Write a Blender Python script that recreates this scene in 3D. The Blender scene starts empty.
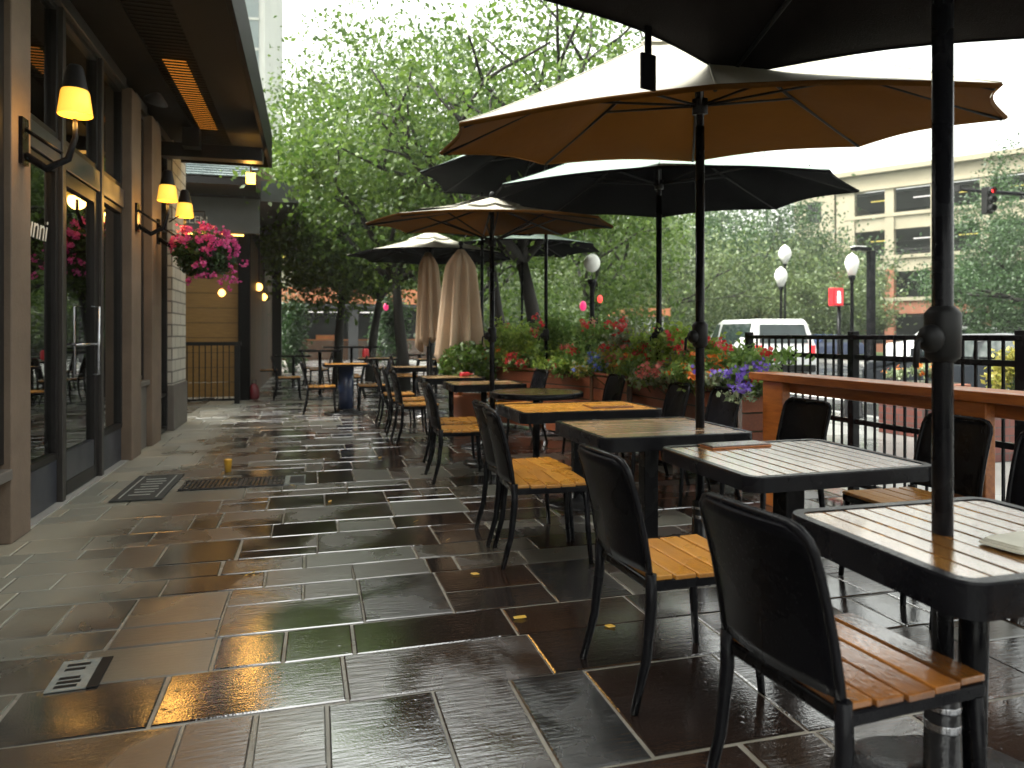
import bpy, math, random
import numpy as np
from mathutils import Vector, Matrix

# ------------------------------------------------------------------ camera, world, sun
S = bpy.context.scene
COL = S.collection
TH = math.radians(15.5); FPX = 720.0; EYE = 1.3; HOR = 335.0
cam_d = bpy.data.cameras.new('camera'); cam = bpy.data.objects.new('camera', cam_d); COL.objects.link(cam)
cam.location = (0, 0, EYE); cam.rotation_euler = (math.pi/2, 0, -TH)
cam_d.sensor_width = 36; cam_d.lens = FPX/1024*36; cam_d.shift_y = -(384-HOR)/1024
cam_d.clip_start = .05; cam_d.clip_end = 2000
cam_d.dof.use_dof = True; cam_d.dof.focus_distance = 3.6; cam_d.dof.aperture_fstop = 2.6
S.camera = cam

world = bpy.data.worlds.new('World'); S.world = world; world.use_nodes = True
wn = world.node_tree.nodes; wl = world.node_tree.links; wn.clear()
SUN_EL, SUN_ROT = math.radians(54), math.radians(288)
sky = wn.new('ShaderNodeTexSky'); sky.sky_type = 'NISHITA'; sky.sun_disc = False
sky.sun_elevation = SUN_EL; sky.sun_rotation = SUN_ROT; sky.air_density = 1.6; sky.dust_density = 6.0; sky.ozone_density = .6
hs = wn.new('ShaderNodeHueSaturation'); hs.inputs['Saturation'].default_value = .16; hs.inputs['Value'].default_value = 1.0
tint = wn.new('ShaderNodeMix'); tint.data_type = 'RGBA'; tint.blend_type = 'MULTIPLY'; tint.inputs[0].default_value = 1
tint.inputs[7].default_value = (1.0, 1.0, .93, 1)
bg = wn.new('ShaderNodeBackground'); bg.inputs['Strength'].default_value = .15
wo = wn.new('ShaderNodeOutputWorld')
wl.new(sky.outputs[0], hs.inputs['Color']); wl.new(hs.outputs[0], tint.inputs[6]); wl.new(tint.outputs[2], bg.inputs['Color']); wl.new(bg.outputs[0], wo.inputs['Surface'])

sd = bpy.data.lights.new('sun', 'SUN'); sd.energy = .8; sd.angle = math.radians(25); sd.color = (1, .97, .91)
so = bpy.data.objects.new('sun', sd); COL.objects.link(so)
so.rotation_euler = (math.pi/2 - SUN_EL, 0, math.pi - SUN_ROT)

S.view_settings.view_transform = 'Standard'; S.view_settings.look = 'None'
S.view_settings.exposure = 2.25; S.view_settings.gamma = 1
S.render.engine = 'CYCLES'
S.cycles.use_denoising = True
S.cycles.max_bounces = 6; S.cycles.transparent_max_bounces = 12; S.cycles.diffuse_bounces = 3; S.cycles.glossy_bounces = 3
S.cycles.sample_clamp_indirect = 4; S.cycles.caustics_reflective = False; S.cycles.caustics_refractive = False
S.cycles.volume_bounces = 0

rnd = random.Random(7)
C, SN = math.cos(TH), math.sin(TH)
def at(px, d, z=0.0):
    lat = (px-512)/FPX*d
    return Vector((d*SN+lat*C, d*C-lat*SN, z))
def zat(py, d): return EYE + (HOR-py)/FPX*d

# ------------------------------------------------------------------ mesh builder
class MB:
    def __init__(s): s.v=[]; s.f=[]; s.sm=[]
    def add(s, vs, fs, smooth=False):
        o=len(s.v); s.v += [tuple(v) for v in vs]
        for f in fs: s.f.append(tuple(i+o for i in f)); s.sm.append(smooth)
        return s
    def box(s, c, size, rz=0.0, rot=None):
        hx,hy,hz=[k/2 for k in size]; M = rot if rot is not None else Matrix.Rotation(rz,3,'Z')
        c=Vector(c)
        vs=[c+M@Vector((x*hx,y*hy,z*hz)) for x in(-1,1) for y in(-1,1) for z in(-1,1)]
        return s.add(vs,[(0,1,3,2),(4,6,7,5),(0,4,5,1),(2,3,7,6),(0,2,6,4),(1,5,7,3)])
    def b2(s, x0,x1,y0,y1,z0,z1): return s.box(((x0+x1)/2,(y0+y1)/2,(z0+z1)/2),(abs(x1-x0),abs(y1-y0),abs(z1-z0)))
    def bar(s, a, b, w, h=None, up=(0,0,1)):
        h = h or w; a=Vector(a); b=Vector(b); d=b-a; L=d.length; d.normalize()
        u=Vector(up)
        if abs(d.dot(u))>.98: u=Vector((1,0,0))
        x=d.cross(u).normalized(); y=x.cross(d).normalized()
        M=Matrix((x,d,y)).transposed()
        return s.box((a+b)/2,(w,L,h),rot=M)
    def tube(s, pts, r, n=10, cap=True):
        pts=[Vector(p) for p in pts]; k=len(pts)
        rs = r if isinstance(r,(list,tuple)) else [r]*k
        rings=[]; ref=None
        for i,p in enumerate(pts):
            t=(pts[min(i+1,k-1)]-pts[max(i-1,0)]).normalized()
            if ref is None:
                ref=Vector((0,0,1)) if abs(t.z)<.9 else Vector((1,0,0))
            x=(ref-t*ref.dot(t)).normalized(); ref=x; y=t.cross(x)
            rings.append([p+(x*math.cos(2*math.pi*j/n)+y*math.sin(2*math.pi*j/n))*rs[i] for j in range(n)])
        vs=[v for r_ in rings for v in r_]; fs=[]
        for i in range(k-1):
            for j in range(n):
                j2=(j+1)%n; fs.append((i*n+j,i*n+j2,(i+1)*n+j2,(i+1)*n+j))
        o=len(s.v); s.add(vs,fs,True)
        if cap:
            s.f.append(tuple(o+j for j in reversed(range(n)))); s.sm.append(False)
            s.f.append(tuple(o+(k-1)*n+j for j in range(n))); s.sm.append(False)
        return s
    def lathe(s, prof, n=20, c=(0,0,0), smooth=True):
        vs=[];fs=[]; k=len(prof)
        for (r,z) in prof:
            for j in range(n): a=2*math.pi*j/n; vs.append((c[0]+r*math.cos(a),c[1]+r*math.sin(a),c[2]+z))
        for i in range(k-1):
            for j in range(n):
                j2=(j+1)%n; fs.append((i*n+j,i*n+j2,(i+1)*n+j2,(i+1)*n+j))
        o=len(s.v); s.add(vs,fs,smooth)
        if prof[0][0]>1e-4: s.f.append(tuple(o+j for j in reversed(range(n)))); s.sm.append(False)
        if prof[-1][0]>1e-4: s.f.append(tuple(o+(k-1)*n+j for j in range(n))); s.sm.append(False)
        return s
    def prism(s, outline, z0, z1, M=None):
        n=len(outline); vs=[Vector((x,y,z0)) for x,y in outline]+[Vector((x,y,z1)) for x,y in outline]
        if M is not None: vs=[M@v for v in vs]
        fs=[tuple(reversed(range(n))),tuple(range(n,2*n))]+[(i,(i+1)%n,n+(i+1)%n,n+i) for i in range(n)]
        return s.add(vs,fs)
    def ball(s, c, r, nu=12, nv=8, sc=(1,1,1)):
        prof=[(max(1e-5,r*math.sin(math.pi*i/nv)),-r*math.cos(math.pi*i/nv)) for i in range(nv+1)]
        m=MB().lathe(prof,nu)
        return s.add([(c[0]+v[0]*sc[0],c[1]+v[1]*sc[1],c[2]+v[2]*sc[2]) for v in m.v],m.f,True)
    def build(s, name, mat, parent=None, bevel=0, solid=0, label=None):
        me=bpy.data.meshes.new(name); me.from_pydata(s.v,[],s.f)
        me.polygons.foreach_set('use_smooth',s.sm); me.update()
        if mat: me.materials.append(mat)
        o=bpy.data.objects.new(name,me); COL.objects.link(o)
        if parent: o.parent=parent
        if solid:
            m=o.modifiers.new('solid','SOLIDIFY'); m.thickness=solid; m.offset=0
        if bevel:
            m=o.modifiers.new('bevel','BEVEL'); m.width=bevel; m.segments=2; m.limit_method='ANGLE'; m.angle_limit=math.radians(40)
        if label: o['label']=label
        return o

def tag(o,label,cat,group=None,kind=None):
    o['label']=label; o['category']=cat
    if group: o['group']=group
    if kind: o['kind']=kind
    return o
def thing(name,label,cat,loc=(0,0,0),rz=0,group=None):
    o=bpy.data.objects.new(name,None); COL.objects.link(o); o.location=loc; o.rotation_euler=(0,0,rz); o.empty_display_size=.1
    return tag(o,label,cat,group)
def struct(o): o['kind']='structure'; return o
def dup(root,label,loc,rz=None,group=None):
    r=root.copy(); COL.objects.link(r); r.location=loc
    if rz is not None: r.rotation_euler=(0,0,rz)
    r['label']=label
    if group: r['group']=group
    for ch in root.children:
        c=ch.copy(); COL.objects.link(c); c.parent=r
        for g in ch.children:
            d=g.copy(); COL.objects.link(d); d.parent=c
    return r

# ------------------------------------------------------------------ materials
def pm(name,c1,c2=None,scale=6,stretch=(1,1,1),rough=.5,rough2=None,bump=0,bscale=40,metal=0,coat=0,coat_r=.05,coat_ior=1.5,detail=5,spec=.5,island=False,bstretch=None,drops=0):
    m=bpy.data.materials.new(name); m.use_nodes=True; N=m.node_tree.nodes; L=m.node_tree.links
    b=N['Principled BSDF']; b.inputs['Metallic'].default_value=metal; b.inputs['Specular IOR Level'].default_value=spec
    b.inputs['Coat Weight'].default_value=coat; b.inputs['Coat Roughness'].default_value=coat_r; b.inputs['Coat IOR'].default_value=coat_ior
    tc=N.new('ShaderNodeTexCoord'); oi=N.new('ShaderNodeObjectInfo')
    mul=N.new('ShaderNodeVectorMath'); mul.operation='MULTIPLY_ADD'
    L.new(oi.outputs['Random'],mul.inputs[0]); mul.inputs[1].default_value=(37,23,51); L.new(tc.outputs['Object'],mul.inputs[2])
    mp=N.new('ShaderNodeMapping'); mp.inputs['Scale'].default_value=stretch; L.new(mul.outputs[0],mp.inputs[0])
    nz=N.new('ShaderNodeTexNoise'); nz.inputs['Scale'].default_value=scale; nz.inputs['Detail'].default_value=detail; nz.inputs['Roughness'].default_value=.62
    L.new(mp.outputs[0],nz.inputs['Vector'])
    c2=c2 or tuple(k*.7 for k in c1)
    mr=N.new('ShaderNodeMapRange'); mr.inputs[1].default_value=.33; mr.inputs[2].default_value=.67; L.new(nz.outputs['Fac'],mr.inputs[0])
    mx=N.new('ShaderNodeMix'); mx.data_type='RGBA'; mx.inputs[6].default_value=(*c1,1); mx.inputs[7].default_value=(*c2,1)
    if island:
        g=N.new('ShaderNodeNewGeometry'); ad=N.new('ShaderNodeMath'); ad.operation='MULTIPLY_ADD'
        L.new(g.outputs['Random Per Island'],ad.inputs[0]); ad.inputs[1].default_value=.7
        m2=N.new('ShaderNodeMath'); m2.operation='MULTIPLY'; m2.inputs[1].default_value=.4; L.new(mr.outputs[0],m2.inputs[0]); L.new(m2.outputs[0],ad.inputs[2])
        L.new(ad.outputs[0],mx.inputs[0])
    else: L.new(mr.outputs[0],mx.inputs[0])
    L.new(mx.outputs[2],b.inputs['Base Color'])
    if rough2 is not None:
        n2=N.new('ShaderNodeTexNoise'); n2.inputs['Scale'].default_value=scale*.6; n2.inputs['Detail'].default_value=3; L.new(mul.outputs[0],n2.inputs['Vector'])
        r=N.new('ShaderNodeMapRange'); r.inputs[1].default_value=.4; r.inputs[2].default_value=.62; r.inputs[3].default_value=rough; r.inputs[4].default_value=rough2
        L.new(n2.outputs['Fac'],r.inputs[0]); L.new(r.outputs[0],b.inputs['Roughness'])
    else: b.inputs['Roughness'].default_value=rough
    if bump:
        mp2=N.new('ShaderNodeMapping'); mp2.inputs['Scale'].default_value=bstretch or stretch; L.new(mul.outputs[0],mp2.inputs[0])
        n3=N.new('ShaderNodeTexNoise'); n3.inputs['Scale'].default_value=bscale; n3.inputs['Detail'].default_value=3; L.new(mp2.outputs[0],n3.inputs['Vector'])
        bp=N.new('ShaderNodeBump'); bp.inputs['Strength'].default_value=bump; bp.inputs['Distance'].default_value=.01; L.new(n3.outputs['Fac'],bp.inputs['Height'])
        last=bp
        if drops:
            vo=N.new('ShaderNodeTexVoronoi'); vo.inputs['Scale'].default_value=drops; L.new(mul.outputs[0],vo.inputs['Vector'])
            rr=N.new('ShaderNodeMapRange'); rr.inputs[1].default_value=.12; rr.inputs[2].default_value=.32; rr.inputs[3].default_value=1; rr.inputs[4].default_value=0; L.new(vo.outputs['Distance'],rr.inputs[0])
            b2=N.new('ShaderNodeBump'); b2.inputs['Strength'].default_value=.2; b2.inputs['Distance'].default_value=.003; L.new(rr.outputs[0],b2.inputs['Height']); L.new(bp.outputs[0],b2.inputs['Normal']); last=b2
        L.new(last.outputs[0],b.inputs['Normal'])
        if coat: L.new(last.outputs[0],b.inputs['Coat Normal'])
    return m
def emat(name,c,strength,c2=None):
    m=bpy.data.materials.new(name); m.use_nodes=True; N=m.node_tree.nodes; L=m.node_tree.links
    b=N['Principled BSDF']; b.inputs['Base Color'].default_value=(*c,1); b.inputs['Roughness'].default_value=.4
    b.inputs['Emission Color'].default_value=(*c,1); b.inputs['Emission Strength'].default_value=strength*.4
    return m
def leafm(name,c1,c2,transl=.35,rough=.45):
    m=bpy.data.materials.new(name); m.use_nodes=True; N=m.node_tree.nodes; L=m.node_tree.links
    b=N['Principled BSDF']; out=N['Material Output']; b.inputs['Roughness'].default_value=rough
    g=N.new('ShaderNodeNewGeometry'); r=N.new('ShaderNodeValToRGB')
    r.color_ramp.elements[0].color=(*c1,1); r.color_ramp.elements[1].color=(*c2,1)
    L.new(g.outputs['Random Per Island'],r.inputs[0]); L.new(r.outputs[0],b.inputs['Base Color'])
    t=N.new('ShaderNodeBsdfTranslucent'); L.new(r.outputs[0],t.inputs[0])
    mx=N.new('ShaderNodeMixShader'); mx.inputs[0].default_value=transl; L.new(b.outputs[0],mx.inputs[1]); L.new(t.outputs[0],mx.inputs[2]); L.new(mx.outputs[0],out.inputs[0])
    return m
def glassm(name,tint=(.55,.6,.6),refl=1.0):
    m=bpy.data.materials.new(name); m.use_nodes=True; N=m.node_tree.nodes; L=m.node_tree.links
    out=N['Material Output']; N.remove(N['Principled BSDF'])
    fr=N.new('ShaderNodeFresnel'); fr.inputs[0].default_value=1.55
    ml=N.new('ShaderNodeMath'); ml.operation='MULTIPLY_ADD'; ml.use_clamp=True; ml.inputs[1].default_value=1.6*refl; ml.inputs[2].default_value=.05; L.new(fr.outputs[0],ml.inputs[0])
    tr=N.new('ShaderNodeBsdfTransparent'); tr.inputs[0].default_value=(*tint,1)
    gl=N.new('ShaderNodeBsdfGlossy'); gl.inputs['Roughness'].default_value=.015
    mx=N.new('ShaderNodeMixShader'); L.new(ml.outputs[0],mx.inputs[0]); L.new(tr.outputs[0],mx.inputs[1]); L.new(gl.outputs[0],mx.inputs[2]); L.new(mx.outputs[0],out.inputs[0])
    return m
def canvasm(name,c,transl=.3):
    m=pm(name,c,tuple(k*.74 for k in c),scale=1.6,detail=8,rough=.75,bump=.35,bscale=14)
    N=m.node_tree.nodes; L=m.node_tree.links; b=N['Principled BSDF']; out=N['Material Output']; b.inputs['Specular IOR Level'].default_value=.1
    t=N.new('ShaderNodeBsdfTranslucent'); t.inputs[0].default_value=(*c,1)
    mx=N.new('ShaderNodeMixShader'); mx.inputs[0].default_value=transl
    L.new(b.outputs[0],mx.inputs[1]); L.new(t.outputs[0],mx.inputs[2]); L.new(mx.outputs[0],out.inputs[0]); return m

M={}
M['black_metal']=pm('black_metal',(.005,.005,.0065),(.009,.009,.011),scale=8,rough=.2,rough2=.32,bump=.03,bscale=120,drops=110,spec=.13)
M['black_matte']=pm('black_matte',(.006,.006,.0065),(.01,.01,.01),scale=6,rough=.5,spec=.2)
M['chair_shell']=pm('chair_shell',(.004,.004,.0055),(.007,.007,.009),scale=5,rough=.22,rough2=.36,bump=.06,bscale=160,drops=70,spec=.06)
M['amber_wood']=pm('amber_wood',(.60,.28,.035),(.38,.15,.016),scale=7,stretch=(14,1.2,14),rough=.25,rough2=.4,bump=.25,bscale=30,coat=.45,coat_r=.08,island=True)
M['wet_seat']=pm('wet_seat',(.40,.15,.022),(.12,.04,.010),scale=4,stretch=(5,1.2,5),rough=.12,rough2=.3,bump=.15,bscale=30,coat=1,coat_r=.03,coat_ior=1.7,island=True)
M['dark_wood']=pm('dark_wood',(.16,.06,.018),(.07,.024,.009),scale=7,stretch=(14,1.2,14),rough=.1,rough2=.25,bump=.2,bscale=30,coat=1,coat_r=.03,coat_ior=1.9,island=True)
M['table_wood']=pm('table_wood',(.26,.13,.035),(.13,.055,.014),scale=6,stretch=(14,1.0,14),rough=.07,rough2=.2,bump=.08,bscale=22,coat=1,coat_r=.03,coat_ior=2.4,island=True)
M['table_wood_cross']=pm('table_wood_cross',(.52,.34,.18),(.32,.18,.08),scale=6,stretch=(1.0,14,14),rough=.12,rough2=.3,bump=.08,bscale=22,coat=.8,coat_r=.05,coat_ior=1.7,island=True)
M['orange_wood']=pm('orange_wood',(.48,.15,.024),(.31,.085,.014),scale=5,stretch=(9,1,9),rough=.3,rough2=.5,bump=.2,bscale=30,coat=.3,coat_r=.15)
M['planter_wood']=pm('planter_wood',(.36,.10,.034),(.17,.045,.017),scale=6,stretch=(1.2,12,12),rough=.4,rough2=.6,bump=.3,bscale=30,coat=.1,coat_r=.2,island=True)
M['tan_plaster']=pm('tan_plaster',(.18,.13,.092),(.12,.086,.06),scale=2,detail=9,rough=.7,bump=.25,bscale=60)
M['stone_panel']=pm('stone_panel',(.13,.115,.10),(.10,.088,.076),scale=2.5,rough=.6,bump=.1,bscale=50)
M['dark_frame']=pm('dark_frame',(.010,.009,.0085),(.014,.012,.012),scale=4,rough=.4,spec=.25)
M['bronze_frame']=pm('bronze_frame',(.034,.030,.027),(.024,.021,.019),scale=4,rough=.4)
M['kick_metal']=pm('kick_metal',(.035,.038,.05),(.026,.028,.036),scale=3,rough=.3,rough2=.45,stretch=(1,1,.3))
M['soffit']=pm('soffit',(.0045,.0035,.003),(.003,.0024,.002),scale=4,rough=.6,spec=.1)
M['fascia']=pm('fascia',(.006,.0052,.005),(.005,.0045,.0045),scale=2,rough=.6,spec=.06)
M['white_brick']=None
M['yellow_board']=pm('yellow_board',(.27,.15,.035),(.20,.105,.024),scale=4,stretch=(1,6,10),rough=.55,bump=.15)
M['slate']=pm('slate',(.17,.22,.22),(.10,.13,.135),scale=10,rough=.3,rough2=.5,bump=.3,island=True)
M['brown_tile']=pm('brown_tile',(.15,.085,.06),(.07,.045,.035),scale=12,rough=.4,bump=.4,bscale=25,island=True)
M['green_grey_sign']=pm('sign_paint',(.055,.065,.065),(.04,.047,.047),scale=3,rough=.4)
M['lettering']=pm('lettering',(.72,.70,.62),(.6,.58,.52),scale=3,rough=.5)
M['cream']=pm('cream_wall',(.33,.30,.215),(.28,.25,.175),scale=.4,rough=.8)
M['pale']=pm('pale_wall',(.48,.49,.455),(.42,.43,.40),scale=.3,rough=.7)
M['brick']=pm('brick_wall',(.30,.115,.065),(.23,.085,.05),scale=.8,rough=.8)
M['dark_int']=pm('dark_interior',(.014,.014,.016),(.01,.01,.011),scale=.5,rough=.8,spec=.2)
M['brown_int']=pm('brown_interior',(.05,.03,.02),(.03,.02,.014),scale=1,rough=.7)
M['grey_pillar']=pm('grey_pillar',(.04,.04,.043),(.03,.03,.032),scale=1,rough=.7)
M['orange_fascia']=pm('orange_fascia',(.55,.20,.09),(.46,.16,.07),scale=.6,rough=.6)
M['warm_board']=pm('warm_board',(.12,.055,.02),(.05,.022,.009),scale=3,stretch=(5,5,.5),rough=.5,island=True)
M['asphalt']=pm('wet_asphalt',(.05,.052,.055),(.035,.036,.038),scale=.7,rough=.12,rough2=.4,bump=.1,bscale=60)
M['concrete']=pm('wet_concrete',(.33,.34,.32),(.25,.26,.25),scale=.9,rough=.08,rough2=.3,bump=.05,bscale=20)
M['kerb']=pm('kerb_stone',(.35,.35,.33),(.27,.27,.26),scale=2,rough=.5)
M['line_paint']=pm('line_paint',(.75,.75,.7),(.6,.6,.55),scale=4,rough=.5)
M['earth']=pm('earth',(.09,.08,.06),(.06,.07,.04),scale=.3,rough=.9)
M['grass']=pm('grass',(.07,.12,.03),(.05,.09,.025),scale=.6,rough=.9)
M['bark']=pm('bark',(.022,.018,.014),(.012,.010,.009),scale=9,stretch=(1,1,.25),rough=.75,bump=.6,bscale=25)
M['leaf_lime']=leafm('leaf_lime',(.034,.080,.011),(.135,.215,.034),.43)
M['leaf_mid']=leafm('leaf_mid',(.045,.10,.016),(.14,.22,.04),.42)
M['leaf_dark']=leafm('leaf_dark',(.018,.05,.016),(.06,.12,.035),.3)
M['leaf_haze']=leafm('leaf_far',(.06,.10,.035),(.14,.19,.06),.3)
M['leaf_yellow']=leafm('leaf_yellow',(.24,.26,.04),(.46,.40,.09),.4)
M['leaf_grey']=leafm('leaf_silver',(.18,.24,.13),(.34,.40,.24),.35)
M['leaf_bright']=leafm('leaf_bright',(.18,.30,.04),(.42,.55,.11),.48)
M['leaf_fresh']=leafm('leaf_fresh',(.10,.20,.04),(.28,.42,.11),.45)
M['petal_pink']=leafm('petal_pink',(.55,.03,.22),(.80,.15,.45),.35)
M['petal_red']=leafm('petal_red',(.55,.015,.03),(.75,.07,.06),.3)
M['petal_orange']=leafm('petal_orange',(.75,.16,.02),(.85,.3,.04),.3)
M['petal_violet']=leafm('petal_violet',(.16,.08,.50),(.30,.2,.75),.3)
M['petal_blue']=leafm('petal_blue',(.10,.16,.62),(.25,.33,.85),.3)
M['petal_salmon']=leafm('petal_salmon',(.70,.16,.12),(.8,.3,.25),.3)
M['canvas_white']=canvasm('canvas_white',(.62,.60,.51),.18)
M['canvas_mint']=canvasm('canvas_mint',(.27,.34,.30),.04)
M['lining_tan']=canvasm('lining_tan',(.12,.05,.007),.42)
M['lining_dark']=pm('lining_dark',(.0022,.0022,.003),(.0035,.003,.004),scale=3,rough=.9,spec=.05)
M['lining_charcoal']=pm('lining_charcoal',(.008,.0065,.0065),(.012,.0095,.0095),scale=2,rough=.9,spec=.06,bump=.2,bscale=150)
M['canvas_beige']=canvasm('canvas_beige',(.66,.50,.35),.25)
M['shade_lit']=None
M['globe']=pm('globe_glass',(.85,.86,.82),(.8,.8,.77),scale=2,rough=.25)
M['white_paint']=pm('white_paint',(.75,.77,.76),(.68,.7,.7),scale=2,rough=.2,coat=.6)
M['dark_paint']=pm('dark_paint',(.02,.024,.03),(.03,.034,.04),scale=2,rough=.2,coat=.6)
M['blue_paint']=pm('blue_paint',(.03,.05,.12),(.04,.06,.14),scale=2,rough=.2,coat=.6)
M['car_glass']=pm('car_glass',(.03,.045,.045),(.02,.03,.03),scale=2,rough=.05)
M['rubber']=pm('rubber',(.018,.018,.018),(.025,.025,.025),scale=5,rough=.7)
M['rim']=pm('wheel_rim',(.4,.4,.41),(.3,.3,.31),scale=5,rough=.3,metal=.8)
M['tail_red']=emat('tail_red',(.7,.02,.03),.6)
M['signal_red']=emat('signal_red',(1,.03,.03),5)
M['sign_red']=emat('sign_red',(.75,.03,.04),.9)
M['sign_white']=emat('sign_white',(.9,.85,.8),1.0)
M['lens_off']=pm('lens_off',(.05,.07,.06),(.03,.05,.04),rough=.2)
M['navy']=pm('navy_paint',(.03,.045,.10),(.02,.032,.075),scale=3,rough=.25)
M['iron']=pm('cast_iron',(.02,.02,.022),(.032,.032,.034),scale=8,rough=.16,rough2=.3,bump=.15,bscale=80)
M['silver']=pm('silver_band',(.55,.56,.58),(.4,.4,.42),scale=8,rough=.2,metal=1)
M['plate']=pm('plate_white',(.26,.28,.26),(.17,.185,.175),scale=14,rough=.25)
M['mat_pile']=pm('mat_pile',(.02,.022,.02),(.035,.036,.033),scale=30,rough=.7,bump=.5,bscale=90)
M['mat_pattern']=pm('mat_pattern',(.34,.35,.32),(.25,.26,.24),scale=25,rough=.6)
M['cup_yellow']=pm('cup_yellow',(.75,.42,.04),(.7,.36,.03),scale=4,rough=.3)
M['red_plastic']=pm('red_plastic',(.6,.03,.04),(.5,.02,.03),scale=4,rough=.35)
M['bag_red']=pm('bag_red',(.16,.01,.02),(.1,.008,.012),scale=4,rough=.5)
M['yellow_machine']=pm('yellow_machine',(.75,.42,.05),(.65,.35,.04),scale=2,rough=.5)
M['orange_machine']=pm('orange_machine',(.8,.25,.04),(.7,.2,.03),scale=2,rough=.5)
M['cloth']=pm('folded_cloth',(.62,.60,.50),(.52,.50,.41),scale=8,rough=.75,bump=.2,bscale=150)
M['grille_glow']=None
M['glass']=glassm('window_glass')
M['fallen']=leafm('fallen_leaf',(.6,.33,.03),(.75,.5,.08),.2)

def brickmat(name,c1,c2,mortar,scale,bw=.5,bh=.25,sz=.03,rough=.7):
    m=bpy.data.materials.new(name); m.use_nodes=True; N=m.node_tree.nodes; L=m.node_tree.links; b=N['Principled BSDF']
    tc=N.new('ShaderNodeTexCoord'); sep=N.new('ShaderNodeSeparateXYZ'); L.new(tc.outputs['Object'],sep.inputs[0])
    ad=N.new('ShaderNodeMath'); L.new(sep.outputs[0],ad.inputs[0]); L.new(sep.outputs[1],ad.inputs[1])
    cb=N.new('ShaderNodeCombineXYZ'); L.new(ad.outputs[0],cb.inputs[0]); L.new(sep.outputs[2],cb.inputs[1])
    br=N.new('ShaderNodeTexBrick'); br.inputs['Color1'].default_value=(*c1,1); br.inputs['Color2'].default_value=(*c2,1); br.inputs['Mortar'].default_value=(*mortar,1)
    br.inputs['Scale'].default_value=scale; br.inputs['Brick Width'].default_value=bw; br.inputs['Row Height'].default_value=bh; br.inputs['Mortar Size'].default_value=sz
    L.new(cb.outputs[0],br.inputs['Vector']); L.new(br.outputs['Color'],b.inputs['Base Color']); b.inputs['Roughness'].default_value=rough
    bp=N.new('ShaderNodeBump'); bp.inputs['Strength'].default_value=.5; bp.inputs['Distance'].default_value=.01; bp.invert=True; L.new(br.outputs['Fac'],bp.inputs['Height']); L.new(bp.outputs[0],b.inputs['Normal'])
    return m
M['white_brick']=brickmat('white_brick',(.48,.46,.40),(.40,.38,.33),(.17,.16,.145),1.0,.42,.16,.012)
M['red_brick']=brickmat('red_brick',(.15,.045,.034),(.10,.03,.025),(.07,.055,.05),1.0,.24,.09,.008)

# lit lamp shade: glows, brighter towards the bulb height
def shade_mat():
    m=bpy.data.materials.new('lit_shade'); m.use_nodes=True; N=m.node_tree.nodes; L=m.node_tree.links; b=N['Principled BSDF']
    b.inputs['Base Color'].default_value=(.8,.45,.06,1); b.inputs['Roughness'].default_value=.4
    lw=N.new('ShaderNodeLayerWeight'); lw.inputs[0].default_value=.35
    r=N.new('ShaderNodeValToRGB'); r.color_ramp.elements[0].color=(1,.66,.09,1); r.color_ramp.elements[1].color=(1,.30,.004,1)
    L.new(lw.outputs['Facing'],r.inputs[0]); L.new(r.outputs[0],b.inputs['Emission Color']); b.inputs['Emission Strength'].default_value=.27
    return m
M['shade_lit']=shade_mat()
M['bulb']=emat('warm_bulb',(1,.75,.3),9)
M['end_glow']=emat('end_glow',(1,.5,.07),5)
M['amber_bulb']=emat('amber_bulb',(1,.5,.10),4)
M['grille_glow']=emat('grille_glow',(1,.34,.03),.28)
M['pink_glow']=emat('pink_glow',(.75,.03,.16),.5)
M['red_glow']=emat('red_glow',(.9,.05,.04),1.2)
M['display_glow']=emat('display_glow',(.85,.7,.15),.8)
M['display_blue']=emat('display_blue',(.35,.6,.7),.6)

# ================================================================== GROUND
g=MB(); g.b2(-90,120,-30,130,-.30,-.14); struct(g.build('ground',M['earth']))
# terrace base slab = grout bed
def grout_mat():
    return pm('grout',(.30,.28,.235),(.16,.15,.125),scale=3,rough=.12,rough2=.35,bump=.2,bscale=90)
sl=MB(); sl.b2(-7,4.35,-1.5,39.4,-.139,-.006); struct(sl.build('terrace_slab',grout_mat()))

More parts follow.
